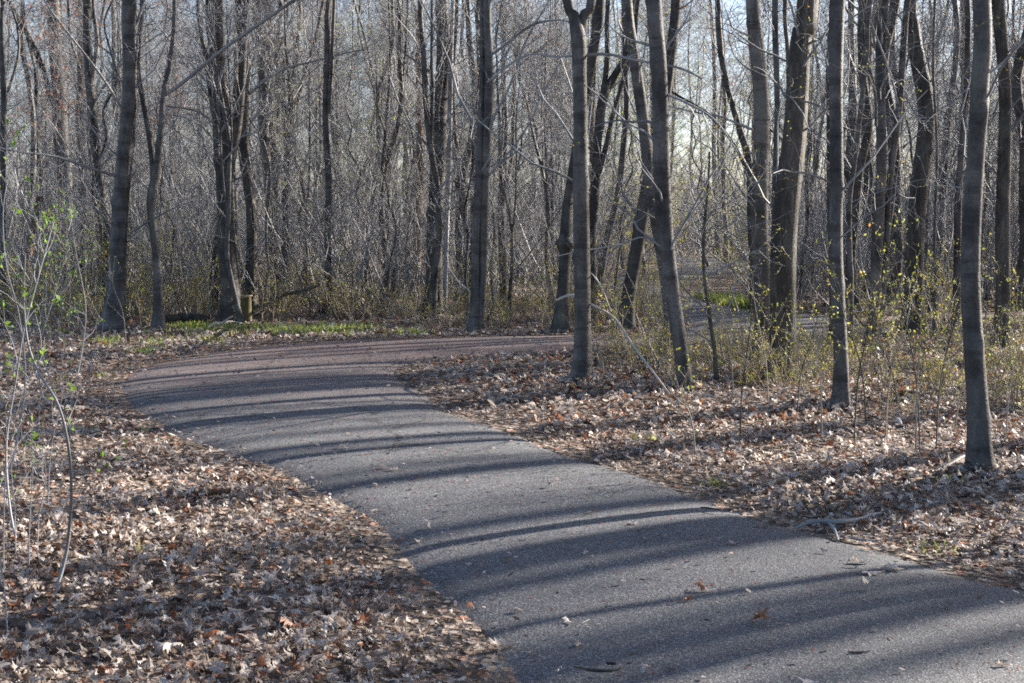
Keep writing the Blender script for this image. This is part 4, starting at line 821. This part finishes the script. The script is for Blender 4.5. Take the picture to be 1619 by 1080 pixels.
# drifts of leaves banked against the trunk feet
mb = MB()
for o_ in list(SC.objects):
    if o_.type == 'EMPTY' and o_.location.y < 26 and o_.get('category') in ('tree', 'dead tree', 'stump') and abs(o_.location.x) < 0.37 * o_.location.y + 1:
        n = 130; a = rng.uniform(0, 6.28, n); r_ = 0.08 + np.abs(rng.normal(size=n)) * 0.16; X = o_.location.x + np.cos(a) * r_; Y = o_.location.y + np.sin(a) * r_
        k = ~inside(X, Y); X, Y, r_ = X[k], Y[k], r_[k]; n = len(X)
        tn = np.clip(rng.beta(2.1, 1.2, n) * 0.92, 0, 0.915)
        place_leaves(mb, rng, X, Y, H(X, Y) + np.maximum(0.12 - r_ * 0.35, 0.02) * rng.uniform(0.3, 1, n), rng.uniform(0.04, 0.10, n), tn, np.full(n, 0.4))
tag(mb.build('leaf_drifts', M_LITTER), kind='stuff', label='dead leaves banked up against the feet of the trunks')
# leaves lying singly on the asphalt
LV = [(603, 738, .11, 'large curled leaf clump left of centre on the shaded stripe'), (620, 741, .08, 'leaf overlapping the large clump on the shaded stripe'), (543, 710, .10, 'pale leaf near the cracks in the asphalt'), (746, 735, .09, 'pale leaf in the middle of the second wide shadow'),
      (592, 762, .07, 'small white leaf below the curled clump'), (870, 763, .08, 'thin white leaf on the sunlit asphalt before the wide shadow'), (676, 823, .08, 'pale leaf just above the widest shadow near the left edge'), (662, 840, .06, 'small broken leaf by the left asphalt edge'),
      (1002, 818, .08, 'curled leaf right at the upper rim of the widest shadow'), (925, 867, .05, 'round pale leaf at the lower rim of the widest shadow'), (1160, 849, .06, 'pale leaf inside the widest shadow, right part'), (940, 882, .06, 'flat grey leaf just below the widest shadow'),
      (800, 874, .05, 'small dark leaf in the widest shadow near the left edge'), (1106, 923, .10, 'orange tinted curled leaf in the large sunny patch'), (1088, 940, .06, 'shredded pale leaf left of the orange tinted one'), (900, 972, .08, 'tan torn leaf above the narrow diagonal shadow'),
      (1203, 977, .10, 'long rust coloured curled leaf low in the sunny patch'), (912, 1007, .06, 'small pale leaf over the long curved stick'), (1024, 1053, .07, 'upright white leaf sliver near the bottom'), (1378, 922, .10, 'bright white crumpled leaf on the right of the path'),
      (1413, 888, .10, 'arched grey leaf touching the narrow diagonal shadow'), (1380, 896, .11, 'long pale leaf lying left of the arched one'), (1348, 877, .07, 'cream leaf in the narrow sunny strip'), (1302, 861, .05, 'small round leaf at the shaded strip on the right'),
      (817, 951, .07, 'cream leaf close to the left asphalt edge'), (796, 1003, .12, 'large pale leaf at the lower left asphalt edge'), (1382, 991, .04, 'tiny triangular leaf in the lower right shade'), (1585, 1050, .06, 'oval pale leaf in the lower right corner'), (1280, 1078, .09, 'leaf cut by the bottom edge of the picture'), (1060, 1050, .04, 'tiny brown scrap near the bottom edge')]
for q, (px, py, s_, lb) in enumerate(LV):
    g = np.random.default_rng(600 + q); x, y = U(px, py + 6)
    z = float(path_z(np.array([x]), np.array([y]))[0]) if inside(np.array([x]), np.array([y]))[0] else float(H(x, y)) + 0.02
    V, F = OAKS[q % 26] if q % 4 else MAPS[q % 10]
    V = V * s_; V = V - [0, 0, V[:, 2].min() - 0.002]; m0 = MB(); tn = 0.98 if 'orange' in lb or 'rust' in lb else (0.3 if 'dark' in lb or 'brown' in lb else g.uniform(0.62, 0.9)); m0.add(V, F, tn)
    o = m0.build('fallen_leaf', M_LITTER, loc=(x, y, z)); o.rotation_euler = (0, 0, g.uniform(0, 6.28)); tag(o, lb, 'leaf', 'single leaves on the asphalt')
